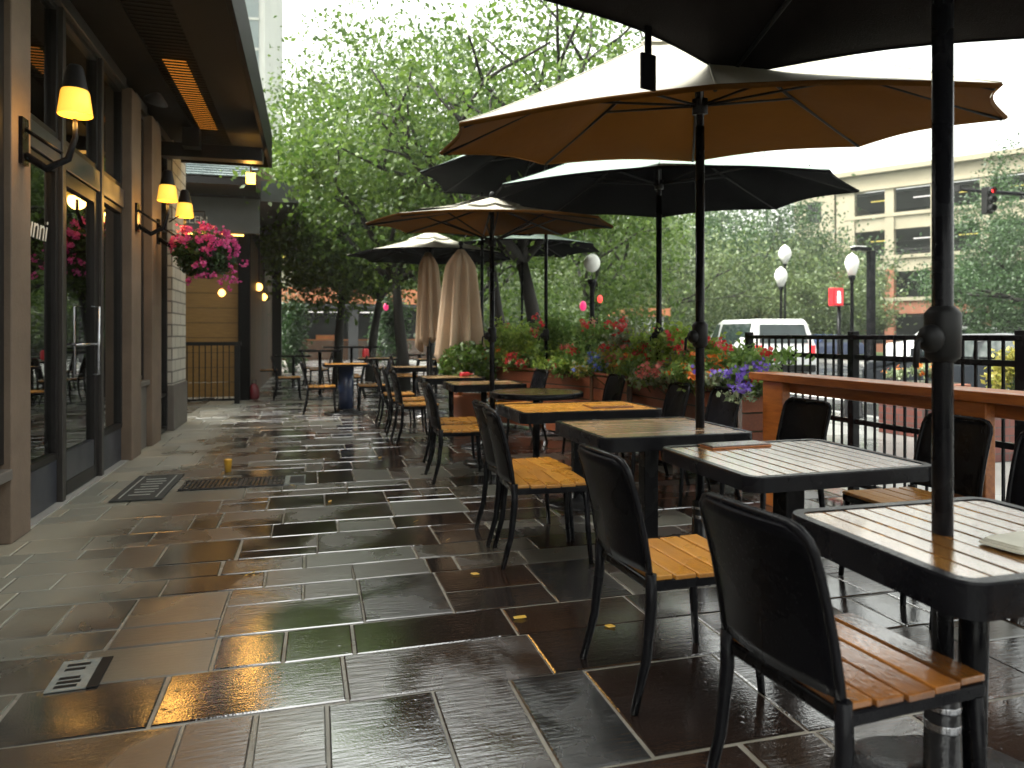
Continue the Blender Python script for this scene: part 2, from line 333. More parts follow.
def tile_mat():
    m=bpy.data.materials.new('wet_paving'); m.use_nodes=True; N=m.node_tree.nodes; L=m.node_tree.links; b=N['Principled BSDF']
    tc=N.new('ShaderNodeTexCoord'); geo=N.new('ShaderNodeNewGeometry'); sep=N.new('ShaderNodeSeparateXYZ'); L.new(tc.outputs['Object'],sep.inputs[0])
    ramp=N.new('ShaderNodeValToRGB'); e=ramp.color_ramp.elements; e[0].color=(.016,.012,.011,1); e[1].color=(.085,.086,.07,1)
    for p,c in((.25,(.030,.017,.012,1)),(.5,(.022,.022,.022,1)),(.72,(.036,.022,.015,1))): k=e.new(p); k.color=c
    L.new(geo.outputs['Random Per Island'],ramp.inputs[0])
    n=N.new('ShaderNodeTexNoise'); n.inputs['Scale'].default_value=5; n.inputs['Detail'].default_value=8; n.inputs['Roughness'].default_value=.65; L.new(tc.outputs['Object'],n.inputs['Vector'])
    m1=N.new('ShaderNodeMix'); m1.data_type='RGBA'; m1.blend_type='OVERLAY'; m1.inputs[0].default_value=.55; L.new(ramp.outputs[0],m1.inputs[6]); L.new(n.outputs['Fac'],m1.inputs[7])
    # dry band beneath the shop canopy
    nb=N.new('ShaderNodeTexNoise'); nb.inputs['Scale'].default_value=1.1; nb.inputs['Detail'].default_value=4; L.new(tc.outputs['Object'],nb.inputs['Vector'])
    ma=N.new('ShaderNodeMath'); ma.operation='MULTIPLY_ADD'; ma.inputs[1].default_value=1.3; L.new(nb.outputs['Fac'],ma.inputs[0]); L.new(sep.outputs[0],ma.inputs[2])
    gr=N.new('ShaderNodeMath'); gr.operation='MULTIPLY_ADD'; gr.inputs[1].default_value=.5; L.new(geo.outputs['Random Per Island'],gr.inputs[0]); L.new(ma.outputs[0],gr.inputs[2])
    dry=N.new('ShaderNodeMapRange'); dry.inputs[1].default_value=.05; dry.inputs[2].default_value=-.55; dry.inputs[3].default_value=0; dry.inputs[4].default_value=1; L.new(gr.outputs[0],dry.inputs[0])
    dr=N.new('ShaderNodeValToRGB'); dr.color_ramp.elements[0].color=(.17,.18,.15,1); dr.color_ramp.elements[1].color=(.33,.305,.23,1); L.new(geo.outputs['Random Per Island'],dr.inputs[0])
    m2=N.new('ShaderNodeMix'); m2.data_type='RGBA'; L.new(dry.outputs[0],m2.inputs[0]); L.new(m1.outputs[2],m2.inputs[6]); L.new(dr.outputs[0],m2.inputs[7])
    L.new(m2.outputs[2],b.inputs['Base Color'])
    # wet film: pools are mirror smooth, elsewhere rougher
    np_=N.new('ShaderNodeTexNoise'); np_.inputs['Scale'].default_value=1.7; np_.inputs['Detail'].default_value=5; np_.inputs['Distortion'].default_value=.6; L.new(tc.outputs['Object'],np_.inputs['Vector'])
    pr=N.new('ShaderNodeMapRange'); pr.inputs[1].default_value=.40; pr.inputs[2].default_value=.60; pr.inputs[3].default_value=.035; pr.inputs[4].default_value=.30; wob=N.new('ShaderNodeMath'); wob.operation='MULTIPLY_ADD'; wob.inputs[1].default_value=.32; wob.inputs[2].default_value=-.16; L.new(geo.outputs['Random Per Island'],wob.inputs[0])
    wet=N.new('ShaderNodeMath'); L.new(np_.outputs['Fac'],wet.inputs[0]); L.new(wob.outputs[0],wet.inputs[1])
    L.new(wet.outputs[0],pr.inputs[0])
    sp_=N.new('ShaderNodeMapRange'); sp_.inputs[1].default_value=.42; sp_.inputs[2].default_value=.66; sp_.inputs[3].default_value=1.0; sp_.inputs[4].default_value=.6; L.new(wet.outputs[0],sp_.inputs[0]); L.new(sp_.outputs[0],b.inputs['Specular IOR Level'])
    mr=N.new('ShaderNodeMix'); mr.data_type='FLOAT'; L.new(dry.outputs[0],mr.inputs[0]); L.new(pr.outputs[0],mr.inputs[2]); mr.inputs[3].default_value=.38
    L.new(mr.outputs[0],b.inputs['Roughness'])
    b.inputs['IOR'].default_value=2.4; b.inputs['Specular IOR Level'].default_value=.9
    mpz=N.new('ShaderNodeMapping'); mpz.inputs['Scale'].default_value=(.35,2.4,1); L.new(tc.outputs['Object'],mpz.inputs[0])
    n2=N.new('ShaderNodeTexNoise'); n2.inputs['Scale'].default_value=26; n2.inputs['Detail'].default_value=5; L.new(mpz.outputs[0],n2.inputs['Vector'])
    n4=N.new('ShaderNodeTexNoise'); n4.inputs['Scale'].default_value=130; n4.inputs['Detail'].default_value=3; L.new(tc.outputs['Object'],n4.inputs['Vector'])
    vo=N.new('ShaderNodeTexVoronoi'); vo.inputs['Scale'].default_value=15; L.new(tc.outputs['Object'],vo.inputs['Vector'])
    wv=N.new('ShaderNodeMapRange'); wv.inputs[1].default_value=.02; wv.inputs[2].default_value=.16; wv.inputs[3].default_value=1; wv.inputs[4].default_value=0; L.new(vo.outputs['Distance'],wv.inputs[0])
    bs=N.new('ShaderNodeMapRange'); bs.inputs[1].default_value=.40; bs.inputs[2].default_value=.60; bs.inputs[3].default_value=.06; bs.inputs[4].default_value=.34; L.new(wet.outputs[0],bs.inputs[0])
    b1=N.new('ShaderNodeBump'); b1.inputs['Distance'].default_value=.008; L.new(bs.outputs[0],b1.inputs['Strength']); L.new(n2.outputs['Fac'],b1.inputs['Height'])
    b2=N.new('ShaderNodeBump'); b2.inputs['Distance'].default_value=.003; b2.inputs['Strength'].default_value=.16; L.new(n4.outputs['Fac'],b2.inputs['Height']); L.new(b1.outputs[0],b2.inputs['Normal'])
    b3=N.new('ShaderNodeBump'); b3.inputs['Distance'].default_value=.004; b3.inputs['Strength'].default_value=.12; L.new(wv.outputs[0],b3.inputs['Height']); L.new(b2.outputs[0],b3.inputs['Normal'])
    L.new(b3.outputs[0],b.inputs['Normal'])
    return m
def paving():
    m=MB(); r=random.Random(23); X0,X1=-1.95,4.34; Y1=38.9
    def tile(xa,xb,ya,yb):
        gp=.0035+r.random()*.005; xa+=gp; xb-=gp; ya+=gp; yb-=gp
        z=r.uniform(-.0018,.0015); tx,ty=r.gauss(0,.0032),r.gauss(0,.0032); c=.005
        w=[r.gauss(0,.0022) for _ in range(8)]
        P=[(xa+w[0],ya+w[1]),(xb+w[2],ya+w[3]),(xb+w[4],yb+w[5]),(xa+w[6],yb+w[7])]
        sx=(c,-c,-c,c); sy=(c,c,-c,-c)
        zz=lambda x,y: z+(x-(xa+xb)/2)*tx+(y-(ya+yb)/2)*ty
        vs=[(x,y,-.02) for x,y in P]+[(x,y,zz(x,y)-c*.8) for x,y in P]+[(x+a,y+b,zz(x,y)) for (x,y),a,b in zip(P,sx,sy)]
        fs=[(8,9,10,11)]
        for k in range(4):
            k2=(k+1)%4; fs+=[(k,k2,4+k2,4+k),(4+k,4+k2,8+k2,8+k)]
        m.add(vs,fs)
    y=-1.2
    while y<Y1:
        h=r.choice((.26,.32,.38,.44,.52,.60)); yb=min(y+h,Y1); x=X0+r.uniform(-.5,0); 
        while x<X1:
            w=r.uniform(.34,.85) if h<.5 else r.uniform(.3,.7)
            xa,xb=max(x,X0),min(x+w,X1)
            if X1-xb<.15: xb=X1
            if xb-xa>.06:
                q=r.random()
                if h>=.42 and q<.45:
                    ym=y+h*r.uniform(.35,.65); tile(xa,xb,y,ym)
                    if xb-xa>.45 and r.random()<.6:
                        xm=xa+(xb-xa)*r.uniform(.35,.65); tile(xa,xm,ym,yb); tile(xm,xb,ym,yb)
                    else: tile(xa,xb,ym,yb)
                elif q>.86 and xb-xa>.4:
                    xm=xa+(xb-xa)*r.uniform(.3,.7); tile(xa,xm,y,yb); tile(xm,xb,y,yb)
                else: tile(xa,xb,y,yb)
            x=xb if xb==X1 else x+w
            if xb>=X1: break
        y=yb
    return struct(m.build('paving',tile_mat()))
paving()
# pavement and road beyond the railing
sw=MB(); sw.b2(4.36,8.6,-6,60,-.139,-.02); struct(sw.build('pavement',M['concrete']))
kb=MB(); kb.b2(8.602,8.78,-6,60,-.139,-.012); struct(kb.build('kerb',M['kerb'],bevel=.01))
rd=MB(); rd.add([(8.78,-6,-.135),(26,-6,-.135),(26,129,-.135),(8.78,129,-.135)],[(0,1,2,3)]); struct(rd.build('road',M['asphalt']))
cr=MB(); cr.add([(26.3,24,-.131),(120,24,-.131),(120,36,-.131),(26.3,36,-.131)],[(0,1,2,3)]); struct(cr.build('cross_road',M['asphalt']))
ln=MB()
for k in range(22): ln.add([(17.2,-2+k*4,-.130),(17.35,-2+k*4,-.130),(17.35,k*4,-.130),(17.2,k*4,-.130)],[(0,1,2,3)])
for k in range(9): ln.add([(9.4+k*1.8,13,-.130),(10.0+k*1.8,13,-.130),(10.0+k*1.8,16,-.130),(9.4+k*1.8,16,-.130)],[(0,1,2,3)])
struct(ln.build('road_marking',M['line_paint']))
fp=MB(); fp.b2(26.002,26.29,-6,129,-.139,0); struct(fp.build('far_kerb',M['kerb']))
gr_=MB(); gr_.add([(26.3,37,-.12),(119,37,-.12),(119,129,-.12),(26.3,129,-.12)],[(0,1,2,3)])
gr_.add([(-60,48,-.12),(8.5,48,-.12),(8.5,62,-.12),(-60,62,-.12)],[(0,1,2,3)]); struct(gr_.build('lawn',M['grass']))

# ================================================================== SHOPFRONT (left)
XW=-1.89
shop=thing('shop_building','dark shopfront with tan pilasters, glass doors and a deep canopy along the walkway','shop',(XW,0,0))
def rel(x): return x-XW
def sb(name,mat,*boxes,bevel=0,label=None):
    for (x0,x1,y0,y1,z0,z1) in boxes:
        m=MB(); m.b2(rel(x0),rel(x1),y0,y1,z0,z1); o=m.build(name,mat,shop,bevel=bevel,label=label)
    return o
TOP=3.86
# pilasters
for (ya,yb) in((5.14,5.46),(8.24,8.66),(9.22,9.74)):
    sb('pilaster',M['tan_plaster'],(XW-.2,XW+.09,ya,yb,0,TOP),bevel=.008)
sb('pilaster_return',M['dark_frame'],(XW-.2,XW+.05,4.97,5.135,.5,TOP))
sb('pilaster',M['tan_plaster'],(XW-.2,XW+.06,3.3,3.6,0,TOP),bevel=.008)
# window bay nearest the camera
sb('stone_panel',M['stone_panel'],(XW-.2,XW+.03,3.605,5.135,0,.40),bevel=.006)
sb('sill',M['stone_panel'],(XW-.2,XW+.10,3.605,5.135,.403,.47),bevel=.008)
def glazing(ya,yb,z0,z1,name='window',fr=.05,rails=(),mat='dark_frame'):
    f=MB()
    f.b2(rel(XW-.08),rel(XW),ya,ya+fr,z0,z1); f.b2(rel(XW-.08),rel(XW),yb-fr,yb,z0,z1)
    f.b2(rel(XW-.08),rel(XW),ya+fr,yb-fr,z0,z0+fr); f.b2(rel(XW-.08),rel(XW),ya+fr,yb-fr,z1-fr,z1)
    for r_ in rails: f.b2(rel(XW-.075),rel(XW-.005),ya+fr,yb-fr,r_-.02,r_+.02)
    fo=f.build(name,M[mat],shop,bevel=.004)
    p=MB(); p.b2(rel(XW-.045),rel(XW-.035),ya+fr-.01,yb-fr+.01,z0+fr-.01,z1-fr+.01); p.build('pane',M['glass'],fo)
    return fo
glazing(3.605,4.965,.475,TOP-.02,rails=(2.7,))
# entrance: sidelight, door, sidelight with transoms
ent0,ent1=5.465,8.235
for y in(6.30,7.37): sb('mullion',M['bronze_frame'],(XW-.1,XW+.03,y,y+.075,0,TOP-.02),bevel=.005)
for (ya,yb) in((5.465,6.295),(7.45,8.235)):
    sb('kick_panel',M['kick_metal'],(XW-.08,XW-.01,ya,yb,.01,.34),bevel=.006)
    glazing(ya,yb,.345,2.6)
    glazing(ya,yb,2.80,TOP-.02)
sb('header_beam',M['kick_metal'],(XW-.1,XW+.02,5.465,6.295,2.605,2.795),(XW-.1,XW+.02,6.38,7.365,2.605,2.795),(XW-.1,XW+.02,7.45,8.235,2.605,2.795),bevel=.006)
glazing(6.38,7.365,2.80,TOP-.02)
dr=glazing(6.38,7.365,.02,2.6,name='door',fr=.11)
kp=MB(); kp.b2(rel(XW-.07),rel(XW-.005),6.495,7.25,.132,.36); kp.build('kick_plate',M['kick_metal'],dr)
hd=MB(); hd.tube([(rel(XW),7.16,.95),(rel(XW+.06),7.16,.95),(rel(XW+.06),7.16,1.55),(rel(XW),7.16,1.55)],.012,8)
hd.tube([(rel(XW),6.62,1.22),(rel(XW+.05),6.62,1.22),(rel(XW+.05),7.12,1.22),(rel(XW),7.12,1.22)],.012,8); hd.build('handle',M['silver'],dr)
sb('threshold',M['kerb'],(XW-.1,XW+.06,5.465,8.235,-.004,.008))
# narrow window with stone base
sb('stone_panel',M['stone_panel'],(XW-.2,XW+.03,8.665,9.215,0,.72),bevel=.006)
sb('sill',M['stone_panel'],(XW-.2,XW+.07,8.665,9.215,.723,.78),bevel=.006)
glazing(8.665,9.215,.785,TOP-.02,rails=(2.7,))
glazing(9.745,10.65,.02,TOP-.02,rails=(.5,2.7))
sb('brick_pier',M['white_brick'],(XW-2.4,XW+.06,10.655,11.72,.62,TOP+.3))
sb('pier_base',M['stone_panel'],(XW-2.4,XW+.08,10.65,11.73,0,.617),bevel=.01)
# upper fascia beam above glazing
sb('top_beam',M['bronze_frame'],(XW-.2,XW+.04,3.605,5.135,TOP-.018,TOP+.1),(XW-.2,XW+.04,5.465,8.235,TOP-.018,TOP+.1),(XW-.2,XW+.04,8.665,9.215,TOP-.018,TOP+.1),(XW-.2,XW+.04,9.745,10.65,TOP-.018,TOP+.1),bevel=.005)
sb('upper_wall',M['dark_frame'],(XW-.25,XW-.01,-2,11.72,TOP+.12,6.5))
sb('front_wall',M['tan_plaster'],(XW-.2,XW,-2,3.295,0,TOP))
# canopy
CX=-.58; CE=11.35
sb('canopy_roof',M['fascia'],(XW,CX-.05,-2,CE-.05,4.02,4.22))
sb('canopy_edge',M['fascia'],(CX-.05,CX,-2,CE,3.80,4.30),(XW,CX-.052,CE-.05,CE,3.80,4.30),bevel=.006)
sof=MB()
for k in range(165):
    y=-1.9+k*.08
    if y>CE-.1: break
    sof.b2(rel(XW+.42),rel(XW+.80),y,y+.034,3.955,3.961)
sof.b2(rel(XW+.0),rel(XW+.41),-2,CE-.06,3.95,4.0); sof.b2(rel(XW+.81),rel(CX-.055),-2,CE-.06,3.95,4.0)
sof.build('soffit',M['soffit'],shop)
gl=MB(); gl.b2(rel(XW+.49),rel(XW+.70),7.6,10.1,3.968,3.975); gl.build('soffit_glow',M['grille_glow'],shop)  # added glowing panel above the slats, in place of sconce light on the soffit
sb('cross_beam',M['dark_frame'],(XW,CX-.06,10.15,10.35,3.62,3.80),bevel=.006)
sb('beam_hanger',M['dark_frame'],(XW+.3,XW+.5,9.9,10.1,3.70,3.94))
dl=MB(); dl.b2(rel(-.92),rel(-.80),11.0,11.12,3.50,3.64); dlo=dl.build('end_lamp',M['end_glow'],shop)
ld=bpy.data.lights.new('lamp_glow','POINT'); ld.energy=2.5; ld.color=(1,.5,.1); ld.shadow_soft_size=.08
lo=bpy.data.objects.new('lamp_glow',ld); COL.objects.link(lo); lo.parent=shop; lo.location=(rel(-.86),11.06,3.40)
dh=MB(); dh.tube([(rel(-.86),11.06,3.64),(rel(-.86),11.06,3.95)],.012,8); dh.build('lamp_rod',M['dark_frame'],dlo)
sp=MB(); sp.lathe([(.03,.1),(.11,.02),(.12,0),(.10,-.01)],16,(0,0,0)); spo=sp.build('spotlight',M['grey_pillar'],shop); spo.location=(.32,8.2,3.72); spo.rotation_euler=(.5,.4,0)
# interior room
sb('interior_shell',M['brown_int'],(-7.0,-6.9,2,10.6,0,4.2),(-6.9,XW-.26,1.9,2.0,0,4.2),(-6.9,XW-.26,10.5,10.6,0,4.2),(-6.9,XW-.26,2,10.5,4.1,4.2))
sb('interior_floor',M['brown_int'],(-6.9,XW-.21,2,10.5,-.004,.02))
sb('bar_counter',M['dark_wood'],(-5.2,-4.6,3,9.5,.02,1.05))
sb('counter_top',M['orange_wood'],(-5.3,-4.5,2.9,9.6,1.052,1.10))
sb('back_shelf',M['dark_wood'],(-6.85,-6.5,3,9.5,1.3,1.34),(-6.85,-6.5,3,9.5,1.8,1.84),(-6.85,-6.5,3,9.5,2.3,2.34))
fit=MB(); fit.lathe([(.02,0),(.10,.01),(.125,.03),(.125,.06),(.10,.085),(.02,.09)],16); fo=fit.build('wall_scuttle',M['black_matte'],shop); fo.location=(rel(XW+.05),4.72,.29); fo.rotation_euler=(0,0,0); fo.scale=(.6,1.3,1)
def text_part(name,body,size,loc,rot,mat,parent,shear=0):
    cu=bpy.data.curves.new(name,'FONT'); cu.body=body; cu.size=size; cu.extrude=.002; cu.shear=shear; cu.align_x='CENTER'; cu.align_y='CENTER'
    cu.materials.append(mat); tmp=bpy.data.objects.new(name,cu); COL.objects.link(tmp); dg_=bpy.context.evaluated_depsgraph_get(); dg_.update()
    me=bpy.data.meshes.new_from_object(tmp.evaluated_get(dg_)); bpy.data.objects.remove(tmp); me.materials.clear(); me.materials.append(mat)
    o=bpy.data.objects.new(name,me); COL.objects.link(o); o.parent=parent; o.location=loc; o.rotation_euler=rot; return o
text_part('lettering','Lunni',.24,(rel(XW-.028),5.86,2.07),(math.pi/2,0,math.pi/2),M['lettering'],shop,shear=.35)
for (x,y,z,lab) in((-3.4,5.7,1.75,'small red pendant lamp glowing behind the glass nearest the camera'),(-3.2,7.6,1.9,'small red pendant lamp glowing behind the shop door glass'),(-3.6,9.0,2.0,'small red pendant lamp glowing deepest inside the shop')):
    t=thing('pendant_lamp',lab,'lamp',(x,y,z),group='red pendant lamps inside the shop')
    MB().lathe([(.02,.14),(.06,.1),(.085,0),(.06,-.05),(.01,-.06)],14).build('lamp_shade',M['red_glow'],t)
    MB().tube([(0,0,.14),(0,0,4.1-z)],.006,6).build('cord',M['black_matte'],t)
ind=[]
for i,(x,y,lab) in enumerate(((-3.0,4.6,'dim round bar table inside the shop behind the nearest window'),(-2.9,6.2,'dim round bar table inside the shop behind the left sidelight'),(-3.0,8.0,'dim round bar table inside the shop behind the far sidelight'))):
    t=thing('bar_table',lab,'table',(x,y,.02),group='tables inside the shop')
    MB().lathe([(.34,.98),(.35,1.0),(.34,1.03)],24).build('table_top',M['orange_wood'],t)
    MB().lathe([(.22,0),(.22,.02),(.04,.04),(.035,.97)],16).build('pedestal',M['black_matte'],t)

# wall sconces
def sconce(y,lab,power):
    t=thing('wall_lamp',lab,'lamp',(XW+.092,y,2.5),group='amber wall lamps along the shopfront'); t.scale=(.88,.88,.88)
    a=MB(); a.box((.012,0,.05),(.024,.12,.34)); a.tube([(.02,0,-.05),(.16,0,-.14),(.30,0,-.06),(.345,0,.10),(.345,0,.24)],[.03,.03,.026,.02,.016],10); a.tube([(.02,0,.14),(.14,0,.06),(.26,0,-.02)],.014,8)
    a.build('bracket',M['black_metal'],t)
    s=MB(); s.lathe([(.085,.46),(.095,.44),(.118,.27),(.112,.265),(.09,.43)],24,(.345,0,0)); sh=s.build('lamp_shade',M['shade_lit'],t)
    c=MB(); c.lathe([(.04,.64),(.055,.62),(.085,.462),(.09,.455)],20,(.345,0,0)); c.build('lamp_cap',M['dark_frame'],t)
    b=MB(); b.ball((.345,0,.36),.035); b.build('bulb',M['bulb'],sh)
    ld=bpy.data.lights.new('lamp_glow','POINT'); ld.energy=power; ld.color=(1,.52,.12); ld.shadow_soft_size=.09
    lo=bpy.data.objects.new('lamp_glow',ld); COL.objects.link(lo); lo.parent=t; lo.location=(.345,0,.22)
sconce(5.30,'lit amber glass wall lamp nearest the camera on the first tan pilaster',2.2)
sconce(8.42,'lit amber wall lamp on the pilaster just past the glass door',2)
sconce(9.50,'lit amber wall lamp right above the pink hanging flower basket',2)

# ================================================================== leaves / trees
def leaf_mesh(name,pts,size,mat,parent=None,seed=0,flat=.0,aspect=.55):
    r=np.random.default_rng(seed); n=len(pts); pts=np.asarray(pts,float)
    nrm=r.normal(size=(n,3)); nrm[:,2]+=flat; nrm/=np.linalg.norm(nrm,axis=1)[:,None]
    t=r.normal(size=(n,3)); t-=nrm*(t*nrm).sum(1)[:,None]; t/=np.linalg.norm(t,axis=1)[:,None]
    b=np.cross(nrm,t); s=(size*r.uniform(.6,1.35,n))[:,None]
    v=np.stack([pts-t*s*.5, pts+b*s*.5*aspect+nrm*s*.08, pts+t*s*.5, pts-b*s*.5*aspect+nrm*s*.08],1).reshape(-1,3)
    me=bpy.data.meshes.new(name); me.vertices.add(4*n); me.vertices.foreach_set('co',v.ravel())
    me.loops.add(4*n); me.loops.foreach_set('vertex_index',np.arange(4*n,dtype=np.int32))
    me.polygons.add(n); me.polygons.foreach_set('loop_start',np.arange(0,4*n,4,dtype=np.int32)); me.polygons.foreach_set('loop_total',np.full(n,4,dtype=np.int32))
    me.update(calc_edges=True); me.validate(); me.materials.append(mat)
    o=bpy.data.objects.new(name,me); COL.objects.link(o)
    if parent: o.parent=parent
    return o
def tree(name,loc,h,cr,th,seed,leaf,n,ls,label,trunk_r=.16,cat='tree',group=None,squash=.8,lean=0,low=0.0,limbs=6,spread=.5):
    r=random.Random(seed); t=thing(name,label,cat,loc,group=group)
    m=MB(); tips=[]
    def grow(p,d,L,rad,lev):
        pts=[p]; q=Vector(p); dd=Vector(d)
        for k in range(3):
            jj=.13 if lev else .05; dd=(dd+Vector((r.gauss(0,jj),r.gauss(0,jj),r.gauss(0,.07)))).normalized(); q=q+dd*L/3; pts.append(q.copy())
        m.tube(pts,[rad,rad*.85,rad*.7,rad*.55],8 if lev<2 else 5)
        if lev>=1: tips.append((pts[2],.7)); 
        if lev>=3: tips.append((q,1)); return
        for k in range(r.choice((2,3)) if lev else limbs):
            a=r.uniform(0,6.283); el=r.uniform(.25,.95) if lev==0 else r.uniform(-.15,.9)
            nd=(dd*.75+Vector((math.cos(a)*math.cos(el),math.sin(a)*math.cos(el),math.sin(el)*.8))).normalized() if lev else Vector((math.cos(k*6.283/limbs+a*.15)*math.cos(el),math.sin(k*6.283/limbs+a*.15)*math.cos(el),math.sin(el)+.15)).normalized()
            grow(q,nd,L*r.uniform(.62,.85) if lev else cr*r.uniform(.5,.75),rad*.55,lev+1)
    grow(Vector((0,0,-.12)),Vector((lean,0,1)).normalized(),th,trunk_r,0)
    m.build('trunk',M['bark'],t)
    # leaf clumps: around branch tips and through the crown volume
    g=np.random.default_rng(seed); cl=[]
    cz=th+(h-th)*.5; rz=(h-th)*.5+low
    for (p,w) in tips: cl.append((p.x,p.y,p.z,w))
    nv=int(len(tips)*.9)
    for _ in range(nv):
        u=g.normal(size=3); u/=np.linalg.norm(u); rr=g.uniform(.45,1)**.5
        cl.append((u[0]*cr*rr,u[1]*cr*rr,cz-low*.5+u[2]*rz*rr,1))
    cl=np.array(cl); pw=cl[:,3]*g.uniform(.4,1.6,len(cl))*np.clip(1.5-1.25*(cl[:,2]-th)/(h-th),.18,1.3); pw/=pw.sum()
    idx=g.choice(len(cl),n,p=pw); sg=cr*.125*g.uniform(.6,1.5,len(cl))
    pts=cl[idx,:3]+g.normal(size=(n,3))*sg[idx][:,None]*np.array([1,1,squash])
    pts=pts[pts[:,2]>th*.55]
    leaf_mesh('crown',pts,ls,M[leaf],t,seed)
    return t
# ================================================================== chairs
def make_chair(label,loc,rz,group):
    t=thing('patio_chair',label,'chair',loc,rz,group)
    # seat slats run across the chair
    s=MB(); n=5; x0,x1=-.215,.235; w=(x1-x0)/n
    for k in range(n):
        xa=x0+k*w+.004; xb=x0+(k+1)*w-.004; hw=.225-.012*(abs(k-2)/2)
        s.box(((xa+xb)/2,0,.452-.004*math.sin(k/4*math.pi)),(xb-xa,2*hw,.018))
    s.build('seat',M['amber_wood'],t,bevel=.004)
    f=MB()
    f.bar((-.20,-.205,.425),(.225,-.205,.425),.03,.035); f.bar((-.20,.205,.425),(.225,.205,.425),.03,.035)
    f.bar((.215,-.19,.4245),(.215,.19,.4245),.03,.034); f.bar((-.205,-.19,.4245),(-.205,.19,.4245),.03,.034)
    f.build('seat_frame',M['black_metal'],t,bevel=.006)
    for sy in(-1,1):
        MB().tube([(.205,sy*.205,.41),(.215,sy*.212,.2),(.232,sy*.22,0)],[.018,.0165,.0135],10).build('leg',M['black_metal'],t)
        MB().tube([(-.215,sy*.213,.47),(-.215,sy*.215,.36),(-.235,sy*.218,.18),(-.285,sy*.222,0)],[.020,.020,.0175,.0145],10).build('leg',M['black_metal'],t)
    # back: side rails sweep into a rounded top
    def bx(z): u=(z-.45)/.43; return -.218-.045*u-.055*u*u
    bf=MB()
    pts=[(bx(z),-.214+.004*((z-.45)/.4),z) for z in(.44,.52,.60,.68,.76,.81)]
    arc=[(bx(.81+.055*math.sin(a)),-.210+.06*(1-math.cos(a)),.81+.055*math.sin(a)) for a in(math.pi/6,math.pi/3,math.pi/2)]
    half=pts+arc; full=half+[(x-0.0,-y,z) for (x,y,z) in reversed(half)]
    bf.tube(full,.012,10); bf.build('back_frame',M['black_metal'],t)
    p=MB(); ny,nz=12,12; vs=[];fs=[]
    for j in range(nz+1):
        z=.475+(.862-.475)*j/nz
        top=max(0,(z-.81)/.052); hw=.213-.06*(1-math.sqrt(max(0,1-min(1,top)**2)))
        for i in range(ny+1):
            y=hw*(2*i/ny-1); vs.append((bx(z)-.030*(1-(y/.21)**2)-.002,y,z))
    for j in range(nz):
        for i in range(ny):
            a=j*(ny+1)+i; fs.append((a,a+1,a+ny+2,a+ny+1))
    p.add(vs,fs,True); p.build('backrest',M['chair_shell'],t,solid=.012)
    return t
GC='black slat-seat chairs around the terrace tables'
chairs=[
 (1.36,1.60,4,'nearest black chair in the foreground, soaked amber slat seat, beside the nearest table'),
 (1.34,2.50,2,'black chair second from the foreground, bright wet amber seat, back to the walkway'),
 (1.31,4.06,-3,'nearer of the paired chairs with overlapping amber seats left of the third table'),
 (1.35,4.50,2,'farther of the paired chairs with overlapping amber seats left of the third table'),
 (1.30,6.45,0,'black chair with walkway side back, nearer one beside the round table'),
 (1.36,7.05,-4,'black chair with walkway side back, farther one beside the round table'),
 (1.25,8.9,3,'black chair on the walkway side, first beyond the round table'),
 (1.22,9.6,-3,'black chair on the walkway side, second beyond the round table'),
 (1.18,10.5,0,'black chair on the walkway side just before the folded umbrellas'),
 (.14,12.35,0,'black chair standing left of the table on a thick navy column'),
 (.98,12.45,180,'pale seat chair standing right of the table on a thick navy column'),
 (2.88,2.36,184,'black chair at the right edge facing the nearest table, in front of the orange post'),
 (2.98,3.05,178,'black chair behind the wet second table, in front of the orange rail'),
 (2.86,4.06,183,'black chair across the third table, just left of the orange rail end'),
 (2.93,5.16,180,'black chair with its back to the purple flowers at the planter end'),
 (2.86,5.82,176,'black chair facing the fourth table, its back to the wooden planters'),
 (2.86,7.18,181,'black chair facing the round table, its back to the wooden planters'),
 (2.44,8.5,185,'black chair behind the round table beside the umbrella pole'),
 (1.86,1.05,90,'chair at the bottom right corner, only a seat edge in view'),
]
ch0=None
for (x,y,a,lab) in chairs:
    if ch0 is None: ch0=make_chair(lab,(x,y,0),math.radians(a),GC)
    else: dup(ch0,lab,(x,y,0),math.radians(a),GC)

